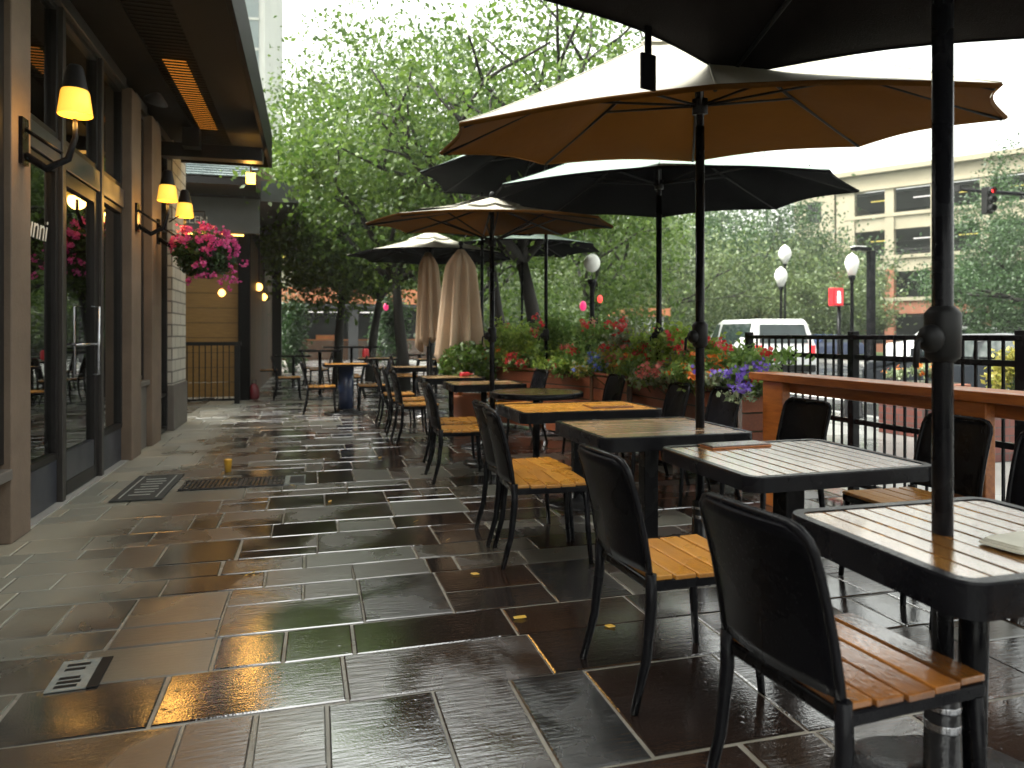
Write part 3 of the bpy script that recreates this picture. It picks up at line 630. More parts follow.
# ================================================================== tables
def rrect(w,d,r,n=6):
    pts=[]
    for (cx,cy,a0) in((w/2-r,d/2-r,0),(-w/2+r,d/2-r,90),(-w/2+r,-d/2+r,180),(w/2-r,-d/2+r,270)):
        for k in range(n+1):
            a=math.radians(a0+90*k/n); pts.append((cx+r*math.cos(a),cy+r*math.sin(a)))
    return pts
GT='black rimmed wooden tables in a row on the terrace'
def table(loc,w,d,label,rz=0,h=.745,cross=False,rnd_=False,apron=.075,col='black_metal',colw=.075,n=None,base=.27,group=GT,wood=None,square=False,tip=0):
    t=thing('terrace_table',label,'table',loc,rz,group); t.rotation_euler[0]=tip
    if rnd_:
        m=MB(); r_=w/2; nn=7
        for k in range(nn):
            ya=-r_+.03+k*(2*r_-.06)/nn+.003; yb=-r_+.03+(k+1)*(2*r_-.06)/nn-.003
            o=[]; 
            for i in range(9):
                y=ya+(yb-ya)*i/8; o.append((math.sqrt(max(0,(r_-.028)**2-y*y)),y))
            for i in range(9):
                y=yb-(yb-ya)*i/8; o.append((-math.sqrt(max(0,(r_-.028)**2-y*y)),y))
            m.prism(o,h-.022,h)
        m.build('table_top',M[wood or 'table_wood_cross'],t,bevel=.003)
        MB().lathe([(r_-.05,h-.05),(r_-.004,h-.05),(r_,h-.04),(r_,h-.004),(r_-.008,h+.003),(r_-.026,h+.001),(r_-.026,h-.02),(r_-.05,h-.024)],48).build('rim',M['black_metal'],t)
    else:
        m=MB(); ins=.035
        n=n or max(4,round((d if cross else w)/.085))
        W,D=w-2*ins,d-2*ins
        for k in range(n):
            if cross:
                a=-D/2+k*D/n+.003; b=-D/2+(k+1)*D/n-.003; m.b2(-W/2,W/2,a,b,h-.022,h+rnd.uniform(-.001,.001))
            else:
                a=-W/2+k*W/n+.003; b=-W/2+(k+1)*W/n-.003; m.b2(a,b,-D/2,D/2,h-.022,h+rnd.uniform(-.001,.001))
        m.build('table_top',M[wood or ('table_wood_cross' if cross else 'table_wood')],t,bevel=.003)
        o=rrect(w,d,.07,14); q=[]; i_=rrect(w-2*ins+.002,d-2*ins+.002,.035,14); k=len(o)
        rm=MB(); vs=[(x,y,h-apron) for x,y in o]+[(x,y,h-.003) for x,y in o]+[(x*.994,y*.994,h+.003) for x,y in o]+[(x,y,h+.003) for x,y in i_]+[(x,y,h-apron) for x,y in i_]
        fs=[]
        for L in range(5):
            L2=(L+1)%5
            for j in range(k): fs.append((L*k+j,L*k+(j+1)%k,L2*k+(j+1)%k,L2*k+j))
        rm.add(vs,fs,False); rm.build('rim',M['black_metal'],t)
        MB().b2(-w/2+.04,w/2-.04,-d/2+.04,d/2-.04,h-.04,h-.024).build('underside',M['black_matte'],t)
    cm=MB()
    if square: cm.b2(-colw/2,colw/2,-colw/2,colw/2,.03,h-.042)
    else: cm.lathe([(colw*.5,.035),(colw*.5,h-.045)],24)
    cm.build('column',M[col],t,bevel=.006 if square else 0)
    MB().lathe([(base,0),(base,.012),(base*.93,.022),(base*.5,.03),(colw*.62,.045),(colw*.5,.08)],36).build('base_plate',M['iron'],t)
    return t
table((1.80,1.62,0),.78,.66,'nearest slatted table with rounded black rim, its wet top mirroring the pale sky',apron=.085,tip=.02)
table((2.11,2.86,0),.94,.76,'second table from the foreground, soaked amber top blotched with rain, on a thick black column',rz=math.radians(1.5),colw=.10,square=True,apron=.06,tip=.018)
table((1.96,3.98,0),.94,.84,'third table from the foreground, planked brown top, pierced by the tan umbrella pole',cross=True,colw=.09,square=True)
table((1.98,5.24,0),1.12,.74,'fourth table, wide amber top with a brown menu lying on it',colw=.08,square=True,cross=True,wood='amber_wood')
table((2.12,6.75,0),.92,.92,'round table with a pale wet wooden top in the middle of the row',rnd_=True,colw=.07)
table((1.92,8.15,0),.86,.74,'grey topped square table beside the small tan umbrella pole',cross=True,colw=.07)
table((1.78,9.45,0),.82,.7,'pale wet table in front of the folded beige umbrellas',cross=True,colw=.07)
table((1.72,12.6,0),.8,.7,'small wet table just beyond the folded beige umbrellas',cross=True,colw=.07)
table((.54,12.3,0),.76,.7,'amber topped table on a thick navy column standing in the walkway',col='navy',colw=.26,h=.82,base=.36,wood='amber_wood',apron=.03)
# more tables in the distance
far_tabs=[(.15,15.2,'pale bar table in the distance behind the navy column table'),(1.35,15.8,'yellow topped far table between the two left tree trunks'),(2.5,15.0,'red edged far table near the folded umbrellas'),(-.45,18.6,'far table beside the warm boarded wall'),(1.0,19.5,'long brown far table in front of the orange roofed cafe'),(2.4,18.8,'far table at the foot of the dark tree trunks'),(3.6,16.8,'far table behind the green shrub at the planter end')]
ft=[];k=0
fl=['left chair of the pale bar table in the distance','right chair of the pale bar table in the distance','left chair of the yellow topped far table','right chair of the yellow topped far table','left chair of the red edged far table','right chair of the red edged far table','left chair of the far table beside the warm boarded wall','right chair of the far table beside the warm boarded wall','left chair of the long brown far table by the cafe','right chair of the long brown far table by the cafe','left chair of the far table at the dark trunks','right chair of the far table at the dark trunks','left chair of the far table behind the green shrub','right chair of the far table behind the green shrub']
for i,(x,y,lab) in enumerate(far_tabs):
    table((x,y,0),1.5 if i==4 else .85,.75,lab,h=1.0 if i in(0,4) else .8,wood='amber_wood' if i in(1,2) else 'dark_wood',colw=.07,apron=.03,group='tables in the distance')
    w=.95 if i==4 else .62
    dup(ch0,fl[2*i],(x-w,y+.05,0),math.radians(rnd.uniform(-8,8)),'chairs in the distance')
    dup(ch0,fl[2*i+1],(x+w,y-.05,0),math.radians(180+rnd.uniform(-8,8)),'chairs in the distance')

seat0=next(c for c in ch0.children if c.name.split('.')[0]=='seat'); seat0.data=seat0.data.copy(); seat0.data.materials[0]=M['wet_seat']; seat0['label']='soaked dark amber slat seat'
# things on the tables
def menu(loc,w,d,rz,lab,mat,cover=None):
    t=thing('menu_board',lab,'menu',loc,rz); 
    MB().b2(-w/2,w/2,-d/2,d/2,0,.008).build('cover',M[mat],t,bevel=.002)
    MB().b2(-w/2+.006,w/2-.004,-d/2+.006,d/2-.006,.0085,.014).build('page',M[cover or 'cloth'],t)
    return t
menu((2.02,3.15,.7485),.34,.13,math.radians(3),'brown menu lying along the far edge of the wet second table','orange_wood','dark_wood')
menu((2.2,5.16,.7485),.34,.22,math.radians(-2),'brown wooden menu lying on the wide amber fourth table','dark_wood','amber_wood')
cl=thing('folded_cloth','pale folded cloth lying along the near edge of the nearest table','cloth',(1.93,1.48,.7465),math.radians(6))
c=MB()
for k in range(3): c.add(*(lambda o:( [(x,y,z) for z in(.002+k*.005,.0065+k*.005) for x,y in o],[tuple(range(len(o))),tuple(range(len(o),2*len(o)))]+[(i,(i+1)%len(o),len(o)+(i+1)%len(o),len(o)+i) for i in range(len(o))]))(rrect(.44-.012*k,.13-.008*k,.025)))
c.build('cloth_layers',M['cloth'],cl,bevel=.003)
rb=thing('sauce_bottle','red bottle lying on the table in front of the folded umbrellas','bottle',(1.98,9.45,.776),math.radians(20)); rb.scale=(.75,.75,.75)
MB().tube([(-.11,0,0),(.05,0,0),(.09,0,0),(.14,0,0)],[.038,.038,.016,.014],12).build('body',M['red_plastic'],rb)
MB().tube([(.141,0,0),(.165,0,0)],[.017,.014],10).build('cap',M['lettering'],rb)
for (x,y,z,lab) in((1.1,15.7,.82,'red lantern on the yellow topped far table'),(at(254,14.5).x,at(254,14.5).y,0,'red bag on the ground beside the dark shop post')):
    t=thing('red_holder' if z else 'red_bag',lab,'lantern' if z else 'bag',(x,y,z)); t.scale=(1,1,1) if z else (.75,.75,.85)
    if z:
        MB().lathe([(.06,0),(.07,.03),(.07,.16),(.04,.19)],14).build('glass',M['red_plastic'],t); MB().lathe([(.03,.19),(.04,.2),(.02,.23)],10).build('cap',M['dark_frame'],t)
    else:
        m=MB(); m.lathe([(.10,0),(.14,.06),(.14,.2),(.11,.32),(.03,.38)],14); m.build('bag_body',M['bag_red'],t); MB().tube([(-.05,0,.34),(-.05,0,.46),(.05,0,.46),(.05,0,.34)],.012,6).build('handle',M['black_matte'],t)

# ================================================================== umbrellas
GU='market umbrellas over the terrace tables'
def umbrella(loc,R,zr,label,top='canvas_white',under='lining_tan',rise=None,tilt=0,tdir=None,phase=0,n=8,pole=.024,vent=True,strap=False,base=True,knob=1.30,scal=.035):
    rise=rise or R*.27
    t=thing('market_umbrella',label,'umbrella',loc,0,GU)
    # tilt axis: canopy leans so that the side facing the eye drops
    dx,dy=-loc[0],-loc[1]; l=math.hypot(dx,dy); dx/=l; dy/=l
    base_a=math.atan2(dy,dx)+phase
    T=Matrix.Identity(3)
    if tilt: T=Matrix.Rotation(tilt,3,Vector((-dy,dx,0)))
    O=Vector((0,0,zr))
    def pt(a,u,off=0):    # a angle, u 0..1 radial
        seg=2*math.pi/n; k=((a-base_a)/seg)%1.0; mid=math.sin(math.pi*k)   # 0 at ribs, 1 between
        chord=math.cos(seg/2)/math.cos(seg*(k-.5))
        r=R*u*(1+(chord*(1-scal*mid)-1))
        z=rise*(max(0,1-u)**1.12)+.016*R*mid*u**3-.018*R*mid*math.sin(math.pi*u)-off
        return O+T@Vector((r*math.cos(a),r*math.sin(a),z))
    na,nu=n*8,9
    def sheet(off,u0=.02,u1=1.0):
        m=MB(); vs=[];fs=[]
        for i in range(nu+1):
            u=u0+(u1-u0)*i/nu
            for j in range(na): vs.append(pt(base_a+2*math.pi*j/na,u,off))
        for i in range(nu):
            for j in range(na):
                j2=(j+1)%na; fs.append((i*na+j,i*na+j2,(i+1)*na+j2,(i+1)*na+j))
        m.add(vs,fs,True)
        if off==0:
            for k in range(n): m.tube([pt(base_a+2*math.pi*k/n,.03+.097*i,-.001) for i in range(11)],.0045,5)
        return m
    sheet(0).build('canopy',M[top],t)
    sheet(.012,u1=.995).build('canopy_lining',M[under],t)
    # hem closes the two sheets
    hm=MB(); vs=[];fs=[]
    for j in range(na):
        a=base_a+2*math.pi*j/na; vs+=[pt(a,1,-.001),pt(a,1.004,.008),pt(a,.995,.022)]
    for j in range(na):
        a=3*j;b=3*((j+1)%na); fs+=[(a,b,b+1,a+1),(a+1,b+1,b+2,a+2)]
    hm.add(vs,fs,True).build('hem',M[under],t)
    if vent:
        v=MB(); vs=[];fs=[]
        for i in range(4):
            u=.01+.09*i
            for j in range(na):
                p=pt(base_a+2*math.pi*j/na,u); vs.append(p+Vector((0,0,.055-.01*i)))
        for i in range(3):
            for j in range(na):
                j2=(j+1)%na; fs.append((i*na+j,i*na+j2,(i+1)*na+j2,(i+1)*na+j))
        v.add(vs,fs,True).build('vent',M[top],t)
    ax=T@Vector((0,0,1)); hub=O+ax*(rise-.50*R*.62); apex=O+ax*(rise-.01)
    for k in range(n):
        a=base_a+2*math.pi*k/n
        rb=MB().tube([pt(a,.02,.024),pt(a,.5,.026),pt(a,.985,.024)],[.011,.011,.009],6).build('rib',M['black_matte'],t)
        MB().tube([hub+ax*.0,pt(a,.52,.032)],.008,6).build('strut',M['black_matte'],rb)
    MB().tube([hub-ax*.05,hub+ax*.04],.046,14).build('runner',M['black_matte'],t)
    piv=Vector((0,0,zr+rise-.50*R*.62-.12))
    pm_=MB(); pm_.tube([(0,0,.04),(0,0,piv.z)],pole,16); pm_.tube([piv,apex+ax*.04],pole*.85,14); pm_.build('pole',M['black_metal'],t)
    MB().ball(apex+ax*.085,.03,sc=(1,1,1.3)).build('finial',M['black_matte'],t)
    kb_=MB(); kb_.lathe([(pole+.004,-.075),(pole+.018,-.06),(pole+.02,.06),(pole+.004,.08)],16,(0,0,knob)); kb_.ball((-pole-.025,-.01,knob-.01),.036,sc=(1,1,1.1))
    ko=kb_.build('crank_housing',M['black_matte'],t); MB().tube([(-pole-.05,-.01,knob-.01),(-pole-.075,-.015,knob-.02),(-pole-.08,-.015,knob-.09)],.008,8).build('crank',M['black_matte'],ko)
    if base:
        MB().lathe([(.29,0),(.29,.018),(.26,.034),(.10,.05),(pole+.022,.075),(pole+.018,.30),(pole+.004,.31)],36).build('base',M['iron'],t)
        bd=MB(); bd.lathe([(pole+.0195,.20),(pole+.0205,.205),(pole+.0205,.222),(pole+.0195,.225)],24); bd.lathe([(pole+.0195,.255),(pole+.0205,.26),(pole+.0205,.272),(pole+.0195,.275)],24); bd.build('band',M['silver'],t)
    if strap:
        a=base_a-math.radians(90)
        p=pt(a,.97,.02); s=MB(); s.box(p+Vector((0,0,-.05)),(.03,.012,.12),rz=.3); s.box(p+Vector((0,0,-.17)),(.075,.014,.14),rz=.3); s.build('tie_strap',M['lining_dark'],t,bevel=.003)
    return t
umbrella((1.70,1.62,0),1.30,2.50,'nearest umbrella with dark charcoal underside, thick black pole through the nearest table',top='canvas_mint',under='lining_charcoal',phase=math.radians(-19.6),n=6,strap=True,pole=.027,tilt=0)
p=at(700,4.33); umbrella((p.x,p.y,0),1.64,2.50,'large white umbrella with glowing tan underside above the third table',tilt=math.radians(8.5),phase=math.radians(2),pole=.027,rise=.68)
p=at(659,7.55); umbrella((p.x,p.y,0),1.95,2.74,'wide mint topped umbrella with black underside, its pole behind the planter flowers',top='canvas_mint',under='lining_dark',tilt=math.radians(3.4),phase=math.radians(0),rise=.74,pole=.03)
p=at(492,7.3); umbrella((p.x,p.y,0),1.26,2.42,'small cream umbrella with tan underside and green crank knob, lower than its neighbours',tilt=math.radians(3),phase=math.radians(5),rise=.22,pole=.026)
p=at(546,9.5); umbrella((p.x,p.y,0),1.66,3.36,'tall mint topped umbrella showing only its left tip above the small tan one',top='canvas_mint',under='lining_dark',phase=.3,rise=.85)
p=at(482,10.5); umbrella((p.x,p.y,0),1.42,2.93,'white topped umbrella with dark underside behind the small tan umbrella',under='lining_dark',phase=.2,rise=.34)
p=at(431,12.0); umbrella((p.x,p.y,0),1.36,2.60,'far left white topped umbrella with dark underside above the folded umbrellas',under='lining_dark',phase=.1,rise=.38)
p=at(522,13.6); umbrella((p.x,p.y,0),1.52,2.92,'farthest mint topped umbrella with dark underside, right tip beside the white lamp globe',top='canvas_mint',under='lining_dark',phase=.2,rise=.40)

def folded(loc,z0,z1,r0,r1,lab,seed,lean=0):
    r=random.Random(seed); t=thing('folded_umbrella',lab,'umbrella',loc,0,'folded beige umbrellas')
    m=MB(); na,nz=72,14; ph=[r.uniform(0,6.28) for _ in range(3)]; vs=[];fs=[]
    for i in range(nz+1):
        u=i/nz; z=z1+(z0-z1)*u; R=(r0+(r1-r0)*abs(u)**.8)*(1-.75*max(0,1-u*6)**1.5)
        if u>.9: z+=0
        for j in range(na):
            a=2*math.pi*j/na; f=1+(.12+.24*u)*math.sin(9*a+ph[0]+.5*u)+.05*math.sin(4*a+ph[1]+u)
            zz=z+(.06*math.sin(9*a+ph[2])+.08*math.sin(2*a+ph[1]))*(1 if i==nz else 0)
            vs.append((R*f*math.cos(a)+lean*u*.15,R*f*math.sin(a),zz))
    for i in range(nz):
        for j in range(na):
            j2=(j+1)%na; fs.append((i*na+j,i*na+j2,(i+1)*na+j2,(i+1)*na+j))
    m.add(vs,fs,True); m.build('folded_canopy',M['canvas_beige'],t,solid=.006)
    MB().tube([(0,0,.03),(0,0,z1+.05)],.024,12).build('pole',M['black_metal'],t)
    MB().ball((0,0,z1+.09),.04).build('finial',M['black_matte'],t)
    MB().lathe([(.26,0),(.26,.02),(.08,.05),(.045,.08),(.04,.25)],28).build('base',M['iron'],t)
p=at(461,10.55); folded((p.x,p.y,0),.92,2.55,.17,.30,'wider folded beige umbrella, right one of the pair',3)
p=at(428,11.5); folded((p.x,p.y,0),1.15,2.62,.13,.19,'slimmer folded beige umbrella, left one of the pair with a ragged hem',5,lean=.3)

# ================================================================== bar rail and fence (right)
br=thing('drink_rail','orange stained wooden drink rail on square posts along the black fence','rail',(3.45,0,0))
MB().b2(-.13,.13,.3,4.98,.952,1.008).build('rail_top',M['orange_wood'],br,bevel=.006)
MB().b2(-.03,.03,.35,4.9,.87,.950).build('rail_beam',M['orange_wood'],br,bevel=.006)
for y in(4.72,3.05,1.3): MB().b2(-.10,-.032,y-.12,y+.12,0,.950).build('post',M['orange_wood'],br,bevel=.006)
fe=thing('railing','black metal railing of thin square bars between the terrace and the street','fence',(4.24,0,0))
ys=[6.35,4.9,3.45,2.0,.55,-.9]
for y in ys: MB().b2(-.032,.032,y-.032,y+.032,-.004,1.33).build('post',M['black_metal'],fe,bevel=.004)
MB().b2(-.034,.034,-.85,6.31,1.262,1.30).build('top_rail',M['black_metal'],fe,bevel=.005)
for a,b in zip(ys[1:],ys[:-1]):
    pnl=MB(); 
    for z in(1.12,.60,.10): pnl.b2(-.018,.018,a+.033,b-.033,z-.02,z+.02)
    nb=13
    for k in range(nb):
        y=a+.033+(b-a-.066)*(k+1)/(nb+1); pnl.b2(-.0075,.0075,y-.0075,y+.0075,.1,1.262)
    pnl.build('bar_panel',M['black_metal'],fe)

# ================================================================== planters with flowers
GP='cedar planter boxes along the terrace edge'
pl=[((3.52,5.62),90,1.0,'planter box beside the orange rail end, purple flowers spilling over'),
    ((3.52,6.66),90,1.0,'planter box second from the orange rail, orange and red flowers'),
    ((3.50,7.70),92,1.0,'planter box in the middle of the row below white and red flowers'),
    ((3.28,8.72),112,1.0,'planter box at the bend of the row under yellow foliage'),
    ((2.90,9.68),112,1.0,'planter box at the far end of the row by the green shrub')]
pr0=None
def planter(loc,rz,L,label):
    t=thing('planter_box',label,'planter',loc,rz,GP); H=.84;D=.40
    for k in range(5): 
        pass
    f=MB(); b=MB(); e1=MB(); 
    for k in range(5):
        z0=.06+k*.152; z1=z0+.137
        f.b2(-L/2+.03,L/2-.03,D/2-.022,D/2,z0,z1); f.b2(-L/2+.03,L/2-.03,-D/2,-D/2+.022,z0,z1)
    f.build('side_boards',M['planter_wood'],t,bevel=.004); 
    for sx in(-1,1):
        e2=MB()
        for k in range(5): e2.b2(*sorted((sx*(L/2-.053),sx*(L/2-.031))),-D/2+.0225,D/2-.0225,.06+k*.152,.197+k*.152)
        e2.build('end_boards',M['planter_wood'],t)
    MB().b2(-L/2+.055,L/2-.055,-D/2+.025,D/2-.025,.1,.76).build('soil',M['earth'],t)
    for sx in(-1,1):
        for sy in(-1,1): MB().b2(sx*L/2-.026*(1+0),sx*L/2+.026,sy*(D/2+.002)-.02,sy*(D/2+.002)+.02,0,H+.02).build('corner_post',M['dark_wood'],t,bevel=.004)
    c=MB(); c.b2(-L/2-.01,L/2+.01,-D/2-.02,-D/2+.024,.822,.85); c.b2(-L/2-.01,L/2+.01,D/2-.024,D/2+.02,.822,.85); c.build('cap_rail',M['planter_wood'],t,bevel=.004)
    return t
for ((x,y),a,L,lab) in pl:
    if pr0 is None: pr0=planter((x,y,0),math.radians(a),L,lab)
    else: dup(pr0,lab,(x,y,0),math.radians(a),GP)
def blooms(heads,per,sig,size,mat,t,seed):
    g=np.random.default_rng(seed)
    for i,h in enumerate(heads):
        leaf_mesh('flower',np.asarray(h)+g.normal(size=(per,3))*sig,size,M[mat],t,seed*131+i,aspect=.82)
def plant(name,loc,h,w,leaf,n,ls,petal,nf,fs_,label,seed,cat='plant',stems=True,group=None,flat=.2,top=.6):
    t=thing(name,label,cat,loc,group=group); g=np.random.default_rng(seed); r=random.Random(seed)
    k=max(5,int(n/70)); ce=np.stack([g.normal(0,w*.42,k),g.normal(0,w*.36,k),h*(g.uniform(.12,1,k)**.8)],1)
    ce[:,:2]*=(1.25-.75*(ce[:,2:]/h)); ce[:,:2]=np.clip(ce[:,:2],-w,w); ce=ce.tolist()
    m=MB()
    for c in ce: m.tube([(c[0]*.25,c[1]*.25,-.08),(c[0]*.7,c[1]*.7,c[2]*.6),tuple(c)],[.006,.005,.003],5)
    m.build('stems',M['leaf_dark'],t)
    ce=np.array(ce); idx=g.integers(0,k,n); pts=ce[idx]+g.normal(size=(n,3))*np.array([w*.14,w*.14,h*.12])
    pts[:,2]=np.maximum(pts[:,2],.01)
    leaf_mesh('foliage',pts,ls,M[leaf],t,seed,flat=flat)
    if nf:
        heads=ce[g.integers(0,k,nf)]+g.normal(size=(nf,3))*np.array([w*.16,w*.16,h*.06])+np.array([-w*.22,-w*.16,h*.10]); heads[:,2]=np.maximum(heads[:,2],h*top*.7)+h*.06
        blooms(heads,14,fs_*.42,fs_*.75,petal,t,seed+1)
    return t
# bedding along the boxes: front row low, back row tall
def along(s):   # s metres from the rail end
    pts=[(3.52,5.15),(3.52,8.15),(3.30,8.70),(2.72,10.15)]
    for a,b in zip(pts[:-1],pts[1:]):
        L=math.dist(a,b)
        if s<=L: return a[0]+(b[0]-a[0])*s/L,a[1]+(b[1]-a[1])*s/L
        s-=L
    return pts[-1]
fl_low=[(.18,'leaf_grey','petal_violet',26,.045,'purple blossoms at the rail end of the planters'),(.62,'leaf_fresh','petal_orange',20,.05,'orange flowers beside the purple blossoms'),(1.1,'leaf_grey','petal_salmon',16,.05,'grey green clump with salmon blooms behind the tan umbrella pole'),
 (1.6,'leaf_fresh','petal_red',9,.05,'low green clump with few red blooms, right of the middle chair'),(2.1,'leaf_bright','petal_orange',6,.045,'low bright green ground cover in the middle box'),(2.6,'leaf_yellow','petal_salmon',8,.05,'yellow foliage clump in the middle of the planters'),
 (3.05,'leaf_fresh','petal_blue',22,.05,'blue flower cluster hanging over the middle planter edge'),(3.5,'leaf_bright','petal_red',7,.05,'low lime green mound left of the blue flowers'),(4.0,'leaf_bright','petal_orange',9,.05,'lime green mound with orange specks farther along the planters'),(4.5,'leaf_fresh','petal_red',12,.055,'green mound with pinkish red flowers near the far box'),(5.0,'leaf_bright','petal_orange',10,.05,'low lime plant with orange flowers at the far box end')]
for i,(s,lf,pt_,nf,fz,lab) in enumerate(fl_low):
    x,y=along(s); plant('bedding_plant',(x-.10,y,.77),.24+.06*(i%3),.42,lf,1100,.058,pt_,int(nf*1.2),fz*1.0,lab,100+i,group='bedding plants in the planter boxes')
fl_tall=[(.35,'leaf_fresh','petal_red',7,.36,'leafy shrub with one red bloom behind the purple blossoms'),(.95,'leaf_bright','petal_red',6,.44,'bright green upright shrub right of the tan umbrella pole'),(1.5,'leaf_bright','petal_red',10,.56,'tall lime shrub left of the tan umbrella pole'),(2.05,'leaf_bright','petal_red',16,.5,'shrub with a red flower in front of the mint umbrella pole'),
 (2.6,'leaf_grey','petal_red',20,.56,'pale speckled shrub with red roses in the middle box'),(3.15,'leaf_fresh','petal_red',22,.60,'dark rose bush with red roses'),(3.7,'leaf_fresh','petal_salmon',8,.58,'green shrub with salmon roses left of the dark rose bush'),(4.2,'leaf_fresh','petal_red',6,.66,'bushy green shrub below the white lamp globe'),(4.75,'leaf_bright','petal_red',9,.5,'shrub with a band of red flowers near the tree trunk'),(5.25,'leaf_bright','petal_red',3,.62,'lime shrub at the far end of the planters')]
for i,(s,lf,pt_,nf,h,lab) in enumerate(fl_tall):
    x,y=along(s); plant('flowering_shrub',(x+.12,y,.77),h,.50,lf,2300,.064,pt_,int(nf*.75),.065,lab,200+i,cat='shrub',group='flowering shrubs in the planter boxes')
# potted shrub left of the planters
p=at(468,10.2); pot=thing('potted_shrub','round bright green shrub in an orange pot at the far left of the planters','shrub',(p.x,p.y,0))
MB().lathe([(.17,0),(.24,.38),(.26,.42),(.26,.46),(.22,.46),(.20,.40)],24).build('pot',M['orange_fascia'],pot)
g_=np.random.default_rng(5); q=g_.normal(size=(1800,3)); q/=np.linalg.norm(q,axis=1)[:,None]; q*=(g_.uniform(.2,1,1800)**.4)[:,None]*np.array([.42,.42,.36]); q[:,2]+=.85
leaf_mesh('foliage',q,.085,M['leaf_lime'],pot,6)
blooms(g_.normal(size=(9,3))*np.array([.2,.2,.06])+np.array([0,-.2,.52]),12,.025,.05,'petal_orange',pot,8)

for px,d,h,w,lab,sd_ in((291,25,2.3,.9,'dark green shrub at the end of the timber wall before the cafe',401),(391,26,2.5,.8,'dark green shrub between the left tree trunks and the folded umbrellas',402)):
    q=at(px,d,0); plant('garden_shrub',q,h,w,'leaf_dark',3600,.13,'petal_red',0,.1,lab,sd_,cat='shrub')
# hanging basket
hb=thing('hanging_basket','hanging basket overflowing with pink flowers beside the white brick pier','flower basket',(-1.27,9.5,2.33)); hb.scale=(.8,.8,.8)
MB().lathe([(.05,-.30),(.2,-.25),(.29,-.12),(.31,0),(.29,0)],24).build('basket',M['bark'],hb)
ar=MB(); ar.tube([(-.5,0,.42),(-.25,0,.60),(0,0,.60),(0,0,.52)],.012,8)
for a in range(3): ar.tube([(0,0,.53),(.29*math.cos(a*2.1),.29*math.sin(a*2.1),0)],.005,5)
ar.build('hanger',M['black_matte'],hb)
g_=np.random.default_rng(11); q=g_.normal(size=(2600,3)); q/=np.linalg.norm(q,axis=1)[:,None]; q*=(g_.uniform(.3,1,2600)**.45)[:,None]*np.array([.45,.45,.36]); q[:,2]-=.06
leaf_mesh('foliage',q,.075,M['leaf_dark'],hb,12)
u=g_.normal(size=(75,3)); u[:,2]=np.abs(u[:,2])*.9-.15; u[:,0]+=.25; u/=np.linalg.norm(u,axis=1)[:,None]; u=u*np.array([.47,.47,.40])
u=np.concatenate([u,g_.normal(size=(18,3))*np.array([.22,.18,.16])+np.array([.14,-.3,-.36])])
blooms(u,13,.024,.052,'petal_pink',hb,13)

# ================================================================== floor things
dm=thing('doormat','black patterned doormat lying in front of the glass shop door','doormat',(-1.33,6.72,.003))
MB().b2(-.19,.19,-.52,.52,0,.012).build('pile',M['mat_pile'],dm,bevel=.003)
pp=MB(); pp.b2(-.14,-.128,-.46,.46,.0125,.0145); pp.b2(.128,.14,-.46,.46,.0125,.0145)
for k in range(7): pp.b2(-.09+.02*(k%2),.07+.02*(k%3)*.5,-.36+k*.11,-.33+k*.11,.0125,.0145)
pp.build('pattern',M['mat_pattern'],dm)
dg=thing('drain_grate','slotted dark drain grate set across the paving near the doormat','drain grate',(-.66,6.72,.002))
m=MB(); m.b2(-.42,.42,-.20,-.175,0,.012); m.b2(-.42,.42,.175,.20,0,.012)
for k in range(24): m.b2(-.415+k*.0355,-.395+k*.0355,-.174,.174,0,.011)
m.build('bars',M['iron'],dg); MB().b2(-.42,.42,-.174,.174,-.001,.002).build('channel',M['black_matte'],dg)
mk=MB(); mk.b2(.425,.60,-.2,.2,0,.008); mk.build('end_plate',M['plate'],dg); MB().b2(.47,.59,-.17,.13,.0085,.011).build('end_cover',M['black_matte'],dg)
cp=thing('yellow_cup','small yellow cup standing on the paving behind the drain grate','cup',at(228,6.83,.002))
MB().lathe([(.028,0),(.036,.10),(.037,.105),(.034,.105)],18).build('body',M['cup_yellow'],cp); MB().lathe([(.038,.106),(.038,.118),(.02,.124),(.0001,.125)],18).build('lid',M['cup_yellow'],cp)
up=thing('utility_plate','white marked utility plate with a black strip set into the near left paving','utility plate',(at(78,2.75).x,at(78,2.75).y,.003),math.radians(2))
MB().b2(-.08,.055,-.13,.13,0,.004).build('plate',M['plate'],up); MB().b2(.056,.095,-.13,.13,0,.004).build('strip',M['black_matte'],up)
for k,(y,w) in enumerate(((-.10,.075),(-.065,.08),(-.03,.07),(.045,.07),(.085,.08))):
    MB().b2(-.055,-.055+w,y-.011,y+.009,.0045,.0055).build('mark',M['black_matte'],up)
for i in range(12):
    px,d=[(700,4.9),(135,6.0),(520,3.3),(416,5.0),(448,4.55),(330,5.6),(292,6.2),(560,6.4),(250,3.9),(610,3.2),(380,7.6),(475,3.9)][i]
    q=at(px,d,.006); r=random.Random(i); t=MB(); a=r.uniform(0,6.28); s=.022+.012*r.random()
    t.add([(s*math.cos(a+k),s*.7*math.sin(a*0+k)*1.0,.003*(k%2)) for k in(0,1.1,2.1,3.14,4.1,5.2)],[(0,1,2,3,4,5)])
    o=t.build('fallen_leaf',M['fallen']); o.location=q; o.rotation_euler=(0,0,a); tag(o,'small yellow leaf fallen on the wet paving','leaf','yellow leaves on the wet paving')
